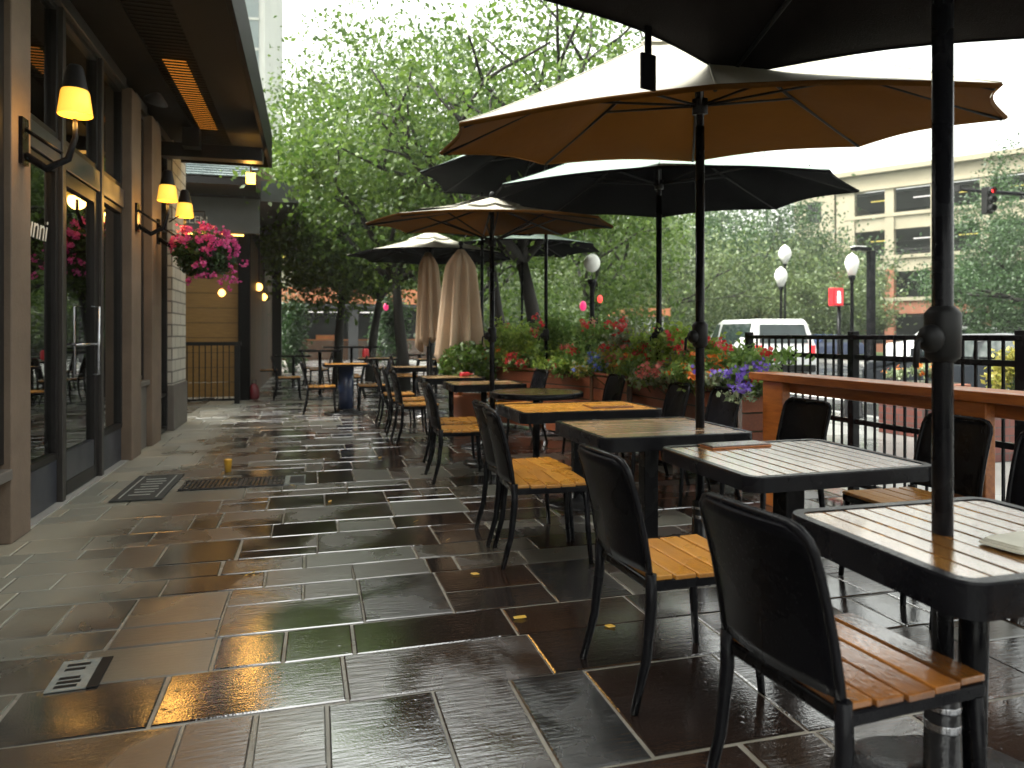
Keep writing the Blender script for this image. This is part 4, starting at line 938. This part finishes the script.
# ================================================================== second building along the walkway
b2=thing('neighbour_shop','dark timber neighbour shop with yellow boards, slate porch roof and warm lamps','shop',(-1.3,15.3,0))
def nb(name,mat,*boxes,bevel=0,par=b2):
    m=MB()
    for (x0,x1,y0,y1,z0,z1) in boxes: m.b2(x0+1.3,x1+1.3,y0-15.3,y1-15.3,z0,z1)
    return m.build(name,mat,par,bevel=bevel)
m=MB()
for k in range(9): m.b2(-2.3,-.13,.30,.33,.05+k*.30,.05+k*.30+.29)
m.build('board_wall',M['yellow_board'],b2)
nb('side_wall',M['dark_frame'],(-4.2,-3.65,11.72,15.7,0,4.2))
nb('corner_post',M['fascia'],(-1.42,-1.20,15.2,15.42,0,4.0),bevel=.01)
nb('sign_board',M['green_grey_sign'],(-3.6,-1.0,15.05,15.18,3.30,3.98),bevel=.01)
nb('lintel',M['dark_frame'],(-3.6,-1.43,15.20,15.40,2.74,3.29))
text_part('lettering','NICLEN',.20,(-1.0,-.262,3.52),(math.pi/2,0,0),M['lettering'],b2)
nb('light_strip',M['amber_bulb'],(-2.5,-1.3,15.02,15.045,3.24,3.27))
# porch roof
r_=MB()
for k in range(6):
    for j in range(14):
        y0=13.9+k*.2; z0=4.15+k*.085; x0=-3.9+j*.2+(k%2)*.1
        r_.add([(x0+1.3,y0-15.3,z0+.03),(x0+.19+1.3,y0-15.3,z0+.03),(x0+.19+1.3,y0+.24-15.3,z0+.10),(x0+1.3,y0+.24-15.3,z0+.10)],[(0,1,2,3)])
r_.build('porch_roof',M['slate'],b2,solid=.02)
nb('porch_beam',M['dark_frame'],(-3.9,-1.0,13.9,14.0,4.02,4.14),(-3.9,-1.0,14.0,15.0,4.02,4.10))
# long side wall with vertical boards and window strips
m=MB(); 
for k in range(46):
    y=15.6+k*.18; m.b2(.0+.02*(k%2),.08,y-15.3,y+.165-15.3,0,3.3)
m.build('timber_cladding',M['warm_board'],b2)
nb('end_pier',M['dark_frame'],(-1.3,-.95,24.0,24.5,0,4.2))
nb('shell',M['dark_frame'],(-6,-1.35,15.75,24.4,3.35,4.2),(-6,-1.35,24.2,24.4,0,3.34))
nb('eave',M['dark_frame'],(-1.3,-.30,15.19,24.6,3.95,4.15),bevel=.02)
nb('eave_sign',M['green_grey_sign'],(-.98,-.25,15.05,15.17,3.95,4.35))
rr=MB()
for k in range(12):
    for j in range(34):
        x0=.95-k*.30; z0=4.2+k*.19; y0=j*.27-.1+(k%2)*.13
        rr.add([(x0,y0,z0),(x0,y0+.26,z0),(x0-.33,y0+.26,z0+.24),(x0-.33,y0,z0+.24)],[(0,1,2,3)])
rr.build('tiled_roof',M['brown_tile'],b2,solid=.03)
gb=MB(); gb.prism([(.95,4.17),(-2.6,6.4),(-2.6,4.17)],-.12,-.06,Matrix(((1,0,0,0),(0,0,1,0),(0,1,0,0),(0,0,0,1)))); gb.build('gable',M['brown_tile'],b2)
for i,(px,d,py,lab) in enumerate(((222,14.6,293,'warm bulb lamp on the yellow boards under the flower basket'),(259,16.5,287,'warm bulb on the timber wall, nearer of the pair in the passage'),(264,18.5,297,'warm bulb on the timber wall, farther of the pair in the passage'),(283,19,257,'pale green hanging lantern under the neighbour shop eave'))):
    z=zat(py,d); q=at(px,d,z); t=thing('bulb_lamp',lab,'lamp',q,group='bulb lamps of the neighbour shop')
    MB().ball((0,0,0),.08,sc=(1,1,1.15)).build('bulb',M['amber_bulb'] if i<3 else M['display_glow'],t)
    MB().tube([(0,0,.09),(0,0,min(3.9-z,1.2))],.012,6).build('cord',M['black_matte'],t)
# patio bar fence in front of the boards
pf=thing('porch_railing','black porch railing of thin bars in front of the yellow boards','fence',(-2.35,14.55,0))
m=MB()
for k in range(19): x=-.95+k*.105; m.b2(x-.009,x+.009,-.009,.009,.08,1.10)
m.b2(-1,1,-.02,.02,.06,.10); m.build('bar_panel',M['black_matte'],pf)
MB().b2(-1.05,1.05,-.07,.07,1.102,1.17).build('top_rail',M['black_matte'],pf)
for x in(-.95,0.02,.98): MB().b2(x-.05,x+.05,-.06,-.022,0,1.10).build('post',M['black_matte'],pf)

# ================================================================== cafe at the end of the terrace
cf=thing('cafe_building','low cafe with an orange fascia and dark glazed front behind the left tree trunks','cafe',(1.5,39,0))
def cb(name,mat,*boxes,bevel=0):
    for b in boxes:
        m=MB(); m.b2(*b); o=m.build(name,mat,cf,bevel=bevel)
    return o
cb('fascia',M['orange_fascia'],(-6.0,5.4,-.3,0,2.95,3.75))
cb('soffit',M['grey_pillar'],(-6.0,5.4,-.25,3,2.75,2.94))
cb('roof',M['grey_pillar'],(-6.0,5.4,0.01,8,3.2,3.70))
for x in(-5.8,-2.6,.35,2.1,5.0): cb('pillar',M['grey_pillar'],(x,x+.5,0,.5,-.12,2.74))
cb('back_wall',M['dark_int'],(-6,5.4,3.0,3.2,-.12,2.74)); 
cb('counter',M['dark_wood'],(-5.2,5,1.6,2.2,-.12,1.0)); cb('counter_top',M['orange_wood'],(-5.2,5,1.5,2.3,1.002,1.06))
cb('menu_screen',M['display_glow'],(-4.7,-3.2,2.9,2.95,1.3,1.75)); cb('menu_screen',M['display_blue'],(-4.7,-3.2,2.9,2.95,1.8,2.4))
cb('lit_panel',M['orange_machine'],(-1.3,-.3,2.9,2.95,.9,1.3))
cb('light_tube',M['sign_white'],(-1.9,-.2,.6,.7,2.5,2.54),(1.0,1.9,.6,.7,2.5,2.54))
for i,(px,py,d,mt,lab) in enumerate(((386,307,24,'pink_glow','pink lantern hanging between the dark tree trunks'),(583,306,18,'pink_glow','pink lantern hanging left of the black lamp post'),(600,299,17.5,'red_glow','small red lantern hanging beside the black lamp post'))):
    z=zat(py,d); q=at(px,d,z); t=thing('paper_lantern',lab,'lantern',q,group='hanging paper lanterns')
    MB().ball((0,0,0),.10 if i!=2 else .075,sc=(.85,.85,1.25)).build('lantern_shade',M[mt],t); MB().tube([(0,0,.1),(0,0,1.6)],.006,5).build('cord',M['black_matte'],t)

# ================================================================== trees on the terrace
GTR='street trees behind the terrace'
def tr(px,d,*a,**k): q=at(px,d,-.01); return tree('street_tree',(q.x,q.y,-.01),*a,**k)
tr(337,19.5,8.6,2.15,2.7,31,'leaf_lime',30000,.13,'leftmost street tree with lime crown, trunk before the orange cafe',trunk_r=.15,group=GTR,low=.5)
tr(370,20.5,9.8,3.4,2.5,32,'leaf_lime',34000,.135,'lime street tree, second from the left, before the orange cafe',trunk_r=.16,group=GTR,low=.4)
tr(405,17.0,8.8,2.9,2.7,33,'leaf_lime',25000,.125,'dark trunked street tree left of the folded beige umbrellas',trunk_r=.17,group=GTR,low=.2)
tr(508,15.5,8.5,3.2,3.0,34,'leaf_mid',14000,.12,'street tree with thick dark trunk right of the folded umbrellas',trunk_r=.19,group=GTR,lean=-.02)
tr(545,14.0,7.8,3.3,2.9,35,'leaf_lime',11000,.12,'street tree with bare arching limbs above the tan umbrella, trunk behind the flowers',trunk_r=.20,group=GTR,lean=-.03)
tr(470,24,9.5,3.6,2.2,36,'leaf_lime',11000,.17,'lime tree farther back between the two dark trunks',trunk_r=.18,group=GTR,low=1.2)
tr(600,26,8.0,3.2,2.2,37,'leaf_lime',11000,.18,'lime tree behind the white lamp globe',trunk_r=.18,group=GTR,low=1.0)
# background trees
GB='trees across the street'
def bt(px,d,h,cr,seed,leaf,n,ls,lab,**k): q=at(px,d,-.13); k.setdefault('low',h*.12); return tree('background_tree',(q.x,q.y,-.13),h,cr,k.pop('th',h*.25),seed,leaf,n,ls,lab,group=GB,trunk_r=.25,**k)
bt(650,42,8.6,5.2,41,'leaf_haze',24200,0.21,'broad yellow green tree beyond the flowers, left of the tan umbrella pole')
bt(742,52,11.5,6.6,42,'leaf_dark',28600,0.25,'tall dark green tree behind the white van')
bt(700,60,12.5,7,43,'leaf_mid',22000,0.29,'large mid green tree behind the tan umbrella pole')
bt(800,48,7.2,5.2,44,'leaf_haze',22000,0.22,'low spreading light green tree right of the white van',th=1.6)
bt(826,44,5.2,3.0,45,'leaf_haze',19800,0.20,'light green tree in front of the parking garage',th=1.5)
bt(1000,29,8.0,2.3,46,'leaf_dark',26400,0.12,'dense dark green tree behind the traffic light')
bt(1062,26,9.0,2.9,47,'leaf_dark',28600,0.12,'tall dark green tree at the right edge',)
bt(598,58,10,6.5,48,'leaf_mid',19800,0.27,'mid green tree far behind the white lamp globe')
bt(540,62,9.5,6.5,49,'leaf_mid',17600,0.29,'far green tree between the dark trunks right of the folded umbrellas')
bt(455,60,9,6,50,'leaf_mid',17600,0.29,'far green tree behind the folded umbrellas')
bt(390,58,9,6,51,'leaf_mid',17600,0.27,'far green tree above the orange cafe roof, right')
bt(320,60,8,6,52,'leaf_mid',17600,0.27,'far green tree above the orange cafe roof, left')
bt(830,72,9.5,6,53,'leaf_mid',13200,0.31,'hazy green tree at the left corner of the parking garage')
# low far hedge mass
g_=np.random.default_rng(77); n=9000; sx=g_.uniform(300,800,n); dd=g_.uniform(63,70,n)
hp=np.array([tuple(at(a,b,-.1+abs(c_))) for a,b,c_ in zip(sx,dd,g_.normal(0,1.3,n))])
hg=leaf_mesh('hedge_row',hp,.6,M['leaf_mid'],None,78); tag(hg,'low far hedge along the park edge behind the street','hedge',kind='stuff')

# ================================================================== parking garage
A=at(848,61); B=at(1010,53.5); ux=(B-A).normalized(); ang=math.atan2(ux.y,ux.x); LG=(B-A).length*1.9
gar=thing('parking_garage','cream and brick parking garage with rows of dark openings across the street','building',(A.x,A.y,-.13),ang)
FH=3.45; zs=[0,3.5,6.95,10.4]
wb=3.3; nbay=int(LG/wb)
def gp(name,mat,*boxes,bevel=0):
    m=MB()
    for b in boxes: m.b2(*b)
    return m.build(name,mat,gar,bevel=bevel)
LG=nbay*wb
for k in range(nbay+1):
    x=k*wb; w=.42 if k else .9
    gp('column',M['brick'],(x-w,x+w*.6,-.12,.6,0,6.85)); gp('column',M['cream'],(x-w,x+w*.6,-.12,.6,6.86,13.4))
for i,z in enumerate(zs[1:]):
    gp('spandrel',M['brick'] if i==0 else M['cream'],(-.3,LG,0,.45,z-.35,z+.95))
    gp('ledge',M['cream'],(-.3,LG,-.16,-.002,z+.70,z+.98))
    for k in range(nbay): gp('guard_rail',M['grey_pillar'],(k*wb+.3,(k+1)*wb-.45,.2,.24,z+1.15,z+1.2),(k*wb+.3,(k+1)*wb-.45,.2,.24,z+1.4,z+1.45)) if i==1 else None
gp('parapet',M['cream'],(-.9,LG,-.02,.5,13.4,14.75)); gp('cornice',M['cream'],(-1.1,LG,-.5,.52,14.76,15.15)); gp('frieze',M['cream'],(-1.0,LG,-.25,-.03,13.4,13.65))
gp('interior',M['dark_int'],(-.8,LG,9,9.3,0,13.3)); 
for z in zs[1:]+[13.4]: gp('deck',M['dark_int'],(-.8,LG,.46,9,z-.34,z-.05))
gp('end_wall',M['cream'],(-1.0,-.72,.62,12,3.5,14.7)); gp('end_wall',M['brick'],(-1.0,-.72,.62,12,0,3.49))
gp('ground_wall',M['brick'],(-.3,LG,.3,.45,0,.7))
gp('tower',M['cream'],(-4.5,-1.12,.0,4,0,14.2)); gp('tower_cap',M['cream'],(-4.8,-1.13,-.3,4.3,14.21,14.7)); gp('tower_window',M['dark_int'],(-3.4,-2.2,-.03,-.005,8,10),(-3.4,-2.2,-.03,-.005,11.2,13))
for k in range(nbay):
    for z in(6.95,10.4): gp('ceiling_light',M['sign_white'] if (k%3==1) else M['display_glow'],(k*wb+1.0,k*wb+2.3,3,3.1,z+2.55,z+2.62))

# pale tower left
tw=thing('pale_tower','tall pale office building with green glass strip rising behind the shop canopy','building',at(236,62,-.13),-.15)
MB().b2(-4,2.4,0,8,0,35.5).build('wall',M['pale'],tw)
gs=MB(); gs.b2(.55,1.9,-.06,-.004,13,35.4); gs.build('glass_strip',M['slate'],tw)
ms=MB()
for k in range(8): ms.b2(.5,1.95,-.12,-.062,13+k*2.6,13.2+k*2.6)
ms.build('transom',M['pale'],tw)
lb=thing('cream_block','low cream building with a flat ledge behind the left street tree','building',at(292,55,-.13),-.15)
MB().b2(-4,3.6,0,8,0,15.2).build('wall',M['cream'],lb); MB().b2(-4.2,3.9,-.3,8.2,15.21,16.3).build('ledge',M['pale'],lb); MB().b2(-4.1,3.7,-.1,-.003,12.6,13.1).build('band',M['pale'],lb)
# small red-roofed kiosk
kk=thing('kiosk','small kiosk with a reddish roof and white window frames behind the flowers','kiosk',at(640,36,-.13),-.3)
MB().b2(-1.2,1.2,0,1.6,0,2.35).build('wall',M['pale'],kk); MB().b2(-1.45,1.45,-.35,1.9,2.36,2.75).build('roof',M['orange_fascia'],kk)
for x in(-.75,.0,.75):
    w=MB(); w.b2(x-.3,x+.3,-.04,-.004,.8,2.1); wo_=w.build('window',M['white_paint'],kk); MB().b2(x-.24,x+.24,-.06,-.042,.86,2.04).build('pane',M['car_glass'],wo_)

# ================================================================== street furniture
def lamp(px,d,topy,lab,globe='acorn',gr=.17,H=None):
    q=at(px,d,-.13 if q_(px,d)>8.7 else -.02); zt=zat(topy,d)-q.z
    t=thing('street_lamp',lab,'street lamp',q,group='black street lamps with white globes')
    m=MB(); m.lathe([(.16,0),(.16,.12),(.11,.2),(.09,.55),(.055,.7),(.045,zt-gr-.32),(.07,zt-gr-.28),(.10,zt-gr-.2),(.08,zt-gr-.16)],16); m.build('post',M['black_metal'],t)
    g=MB()
    if globe=='ball': g.ball((0,0,zt),gr,20,14,(1,1,1.1))
    else: g.lathe([(.10,zt-gr-.15),(gr*.95,zt-gr*.3),(gr,zt+gr*.2),(gr*.7,zt+gr*.95),(gr*.2,zt+gr*1.35),(.001,zt+gr*1.5)],20)
    g.build('globe',M['globe'],t); return t
def q_(px,d): return at(px,d).x
lamp(592,14.3,263,'black street lamp with round white globe at the tip of the mint umbrella',globe='ball',gr=.165)
lamp(781,27,276,'slim black street lamp with white acorn globe right of the white van',gr=.24)
lamp(785,34,254,'taller far street lamp, its white globe just above the slim lamp',gr=.30)
lamp(852,20,263,'black street lamp with white globe beside the red pedestrian signal',gr=.19)
lamp(981,32,290,'small far street lamp in front of the dark trees at right',gr=.22)
q=at(871,21.5,-.13); lp=thing('light_pole','black light pole with a short arm bent towards the street lamp','light pole',q)
zt=zat(251,21.5)+.13
MB().b2(-.09,.09,-.09,.09,0,zt).build('pole',M['black_metal'],lp,bevel=.01); a=MB(); a.bar((-.02,0,zt+.055),(-.62,.05,zt+.055),.16,.10); a.build('arm',M['black_metal'],lp); MB().b2(-.62,-.22,-.07,.14,zt+.108,zt+.135).build('lamp_head',M['globe'],lp)
# pedestrian signal on a bracket
q=at(836,20,-.13); ps=thing('pedestrian_signal','red pedestrian signal with a white figure mounted beside the lamp post','signal',q)
z=zat(297,20)+.13
MB().b2(-.17,.17,-.1,.1,z-.25,z+.25).build('housing',M['red_plastic'],ps,bevel=.01); f=MB(); f.b2(-.13,.13,-.115,-.102,z-.20,z+.20); f.build('screen',M['sign_red'],ps)
f=MB(); f.b2(-.055,.055,-.122,-.116,z-.17,z+.06); f.ball((0,-.119,z+.11),.05,10,8,(1,.1,1)); f.build('symbol',M['sign_white'],ps)
f=MB(); 
for zz in(z-.2,z+.2): f.bar((.17,0,zz),(.46,0,zz),.03)
f.build('bracket',M['black_metal'],ps); MB().tube([(.1,.0,0),(.1,0,z-.25)],.05,10).build('pole',M['black_metal'],ps)
# traffic light on mast arm
ta=at(1082,19,-.13); tl=thing('traffic_light','traffic light showing red on a black mast arm in front of the dark tree','traffic light',ta)
hz=zat(194,19)+.13; L_=Vector(at(957,19))-Vector(at(1082,19))
MB().tube([(0,0,0),(0,0,hz+.6)],[.14,.10],14).build('mast',M['black_metal'],tl); MB().tube([(0,0,hz-.15),(L_.x*.5,L_.y*.5,hz),(L_.x,L_.y,hz+.12)],[.07,.055,.04],12).build('arm',M['black_metal'],tl)
e=Vector((L_.x*.81,L_.y*.81,hz)); th_=-TH*0
hs_=MB(); hs_.b2(e.x-.11,e.x+.11,e.y-.28,e.y-.10,hz-.56,hz+.14); ho=hs_.build('signal_head',M['black_matte'],tl,bevel=.02)
for k,mt in enumerate(('signal_red','lens_off','lens_off')):
    c_=MB(); zc=hz+.02-k*.225; c_.ball((e.x,e.y-.28,zc),.08,16,10,(1,.35,1)); c_.build('lens',M[mt],ho)
    v=MB(); v.tube([(e.x,e.y-.281,zc+.01),(e.x,e.y-.40,zc+.0)],[.095,.09],14,cap=False); v.build('visor',M['black_matte'],ho,solid=.01)
MB().b2(L_.x-.04,L_.x+.04,L_.y-.12,L_.y+.04,hz+.05,hz+.22).build('arm_end_camera',M['black_matte'],tl)

# ================================================================== vehicles
def car(kind,loc,rz,lab,paint,cat='car'):
    t=thing('parked_'+kind,lab,cat,loc,rz)
    W={'van':.95,'sedan':.88,'suv':.94}[kind]
    prof={'van':[(-2.35,.35),(-2.38,.95),(-2.28,1.15),(-2.12,1.78),(-1.95,1.90),(.6,1.92),(.95,1.80),(1.55,1.22),(2.25,1.02),(2.38,.8),(2.36,.35)],
          'suv':[(-2.3,.4),(-2.33,1.0),(-2.2,1.2),(-2.0,1.7),(-1.8,1.78),(.2,1.78),(.5,1.68),(1.1,1.2),(2.1,1.08),(2.3,.85),(2.28,.4)],
          'sedan':[(-2.25,.33),(-2.28,.85),(-2.1,1.0),(-1.5,1.05),(-.9,1.42),(-.6,1.47),(.35,1.45),(1.15,1.02),(2.05,.9),(2.2,.7),(2.18,.33)]}[kind]
    waist={'van':1.08,'suv':1.14,'sedan':.98}[kind]; top=max(z for x,z in prof)
    def ww(z): return W if z<=waist else W-(z-waist)/(top-waist)*.20
    m=MB(); n=len(prof); vs=[(x,s*ww(z),z) for s in(-1,1) for x,z in prof]
    m.add(vs,[tuple(range(n)),tuple(reversed(range(n,2*n)))]+[((i+1)%n,i,n+i,n+(i+1)%n) for i in range(n)])
    m.build('body',M[paint],t,bevel=.05)
    gl_={'van':[(-2.0,.5),(.62,1.35)],'suv':[(-1.85,.2),(.3,.95)],'sedan':[(-1.35,-.2),(-.12,.95)]}[kind]
    for s in(-1,1):
        for (a,b) in gl_:
            za,zb=waist+.06,top-.14
            g=MB(); a2,b2_=(a+.12,b-.08) if a<0 and a<-1 else (a+.02,b-.42)
            pts=[(a,s*(ww(za)+.012),za),(b,s*(ww(za)+.012),za),(b2_,s*(ww(zb)+.012),zb),(a2,s*(ww(zb)+.012),zb)]
            g.add(pts,[(0,1,2,3)]); g.build('window',M['car_glass'],t,solid=.012)
    # rear screen, windscreen
    if kind!='sedan':
        r0,r1=(prof[2],prof[3]); g=MB(); x0,z0=r0[0]+.02,r0[1]+.05; x1,z1=r1[0]-.005,r1[1]-.04
        g.add([(x0-.025,-.72,z0),(x0-.025,.72,z0),(x1-.025,.66,z1),(x1-.025,-.66,z1)],[(0,1,2,3)]); g.build('rear_window',M['car_glass'],t,solid=.012)
    for s in(-1,1):
        MB().b2(prof[1][0]-.03,prof[1][0]+.05,s*(W-.16)-.08,s*(W-.16)+.08,.82,1.14 if kind!='sedan' else .88).build('tail_light',M['tail_red'],t)
        MB().b2(prof[-2][0]-.1,prof[-2][0]+.0,s*(W-.22)-.13,s*(W-.22)+.13,.66,.8).build('headlight',M['globe'],t)
        MB().b2(.85,1.0,s*(W+.04)-.07,s*(W+.04)+.07,waist+.05,waist+.2).build('mirror',M[paint],t)
    MB().b2(prof[0][0]-.08,prof[0][0]+.06,-W+.06,W-.06,.38,.58).build('bumper',M['black_matte'],t,bevel=.02)
    MB().b2(prof[1][0]-.035,prof[1][0]+.02,-.26,.26,.68,.80).build('number_plate',M['plate'],t)
    for x in(-1.42,1.42):
        for s in(-1,1):
            w=MB(); w.tube([(x,s*(W-.2),.33),(x,s*(W+.01),.33)],.33,24); wo_=w.build('wheel',M['rubber'],t)
            MB().tube([(x,s*(W+.011),.33),(x,s*(W+.022),.33)],[.20,.18],16).build('rim',M['rim'],wo_)
    return t
q=at(752,23,-.135); car('van',q,math.radians(90)-.20,'white van with dark rear window parked beyond the railing','white_paint','van')
q=at(655,38,-.135); car('sedan',q,math.radians(150),'white car half hidden by flowers beside the kiosk','white_paint')
q=at(822,41,-.135); car('sedan',q,math.radians(185),'dark blue car under the light green trees','blue_paint')
q=at(945,31,-.135); car('suv',q,math.radians(176),'white sport utility car beyond the umbrella pole and railing','white_paint')
q=at(995,13.5,-.135); car('sedan',(q.x,q.y,-.135),math.radians(100),'dark parked car just beyond the railing at the right edge','dark_paint')
# works machines
q=at(742,44,-.13); wm=thing('work_machine','yellow and orange work machine behind the white van','work machine',q)
MB().b2(-1.6,.7,-.6,.6,.45,1.5).build('body',M['yellow_machine'],wm,bevel=.05); MB().b2(.72,1.7,-.6,.6,.6,2.1).build('cab',M['orange_machine'],wm,bevel=.06); MB().b2(.9,1.55,-.615,-.602,1.3,1.9).build('window',M['car_glass'],wm)
for x in(-1.1,1.0): MB().tube([(x,-.65,.42),(x,.65,.42)],.42,18).build('wheel',M['rubber'],wm)
# brick planters on the pavement
GBP='low brick planters on the pavement'
for i,(px,d,L,lab) in enumerate(((922,9.6,.85,'low brick planter beyond the railing between two rail posts'),(1010,8.0,1.6,'low brick planter beyond the railing at the right edge'))):
    q=at(px,d,-.02); t=thing('brick_planter',lab,'planter',q,math.radians(4),GBP)
    MB().b2(-L*.45,L*.45,-.35,.35,0,.62).build('wall',M['red_brick'],t,bevel=.008); MB().b2(-L*.45-.03,L*.45+.03,-.38,.38,.621,.68).build('coping',M['brick'],t,bevel=.008); MB().b2(-L*.4,L*.4,-.28,.28,.681,.69).build('soil',M['earth'],t)
q=at(1015,8.0,.67); plant('round_shrub',q,.45,.3,'leaf_yellow',900,.06,'petal_red',0,.05,'yellow green clipped shrub in the brick planter at the right edge',301,cat='shrub')
q=at(922,9.6,.67); plant('bedding_plant',q,.22,.35,'leaf_grey',500,.07,'petal_orange',10,.05,'grey green plants with orange blooms in the brick planter beyond the railing',302)
q=at(853,11.5,-.02); bl=thing('bollard','dark grey tapered bollard on the wet pavement behind the railing','bollard',q)
MB().lathe([(.17,0),(.16,.05),(.10,.5),(.075,.75),(.09,.8),(.05,.9),(.001,.92)],20).build('body',M['iron'],bl); MB().lathe([(.087,.62),(.092,.63),(.092,.68),(.082,.69)],20).build('collar',M['silver'],bl)

# ================================================================== haze: rain mist
hz_m=bpy.data.materials.new('haze'); hz_m.use_nodes=True; N=hz_m.node_tree.nodes; N.remove(N['Principled BSDF'])
pv=N.new('ShaderNodeVolumePrincipled'); pv.inputs['Color'].default_value=(.86,.92,.86,1); pv.inputs['Density'].default_value=.0009; pv.inputs['Anisotropy'].default_value=.3
hz_m.node_tree.links.new(pv.outputs[0],N['Material Output'].inputs['Volume'])
if True:
    h_=MB(); h_.b2(-91,121,-31,131,-1.3,37); ho=h_.build('haze',hz_m); tag(ho,'pale rain mist in the air','mist',kind='stuff')
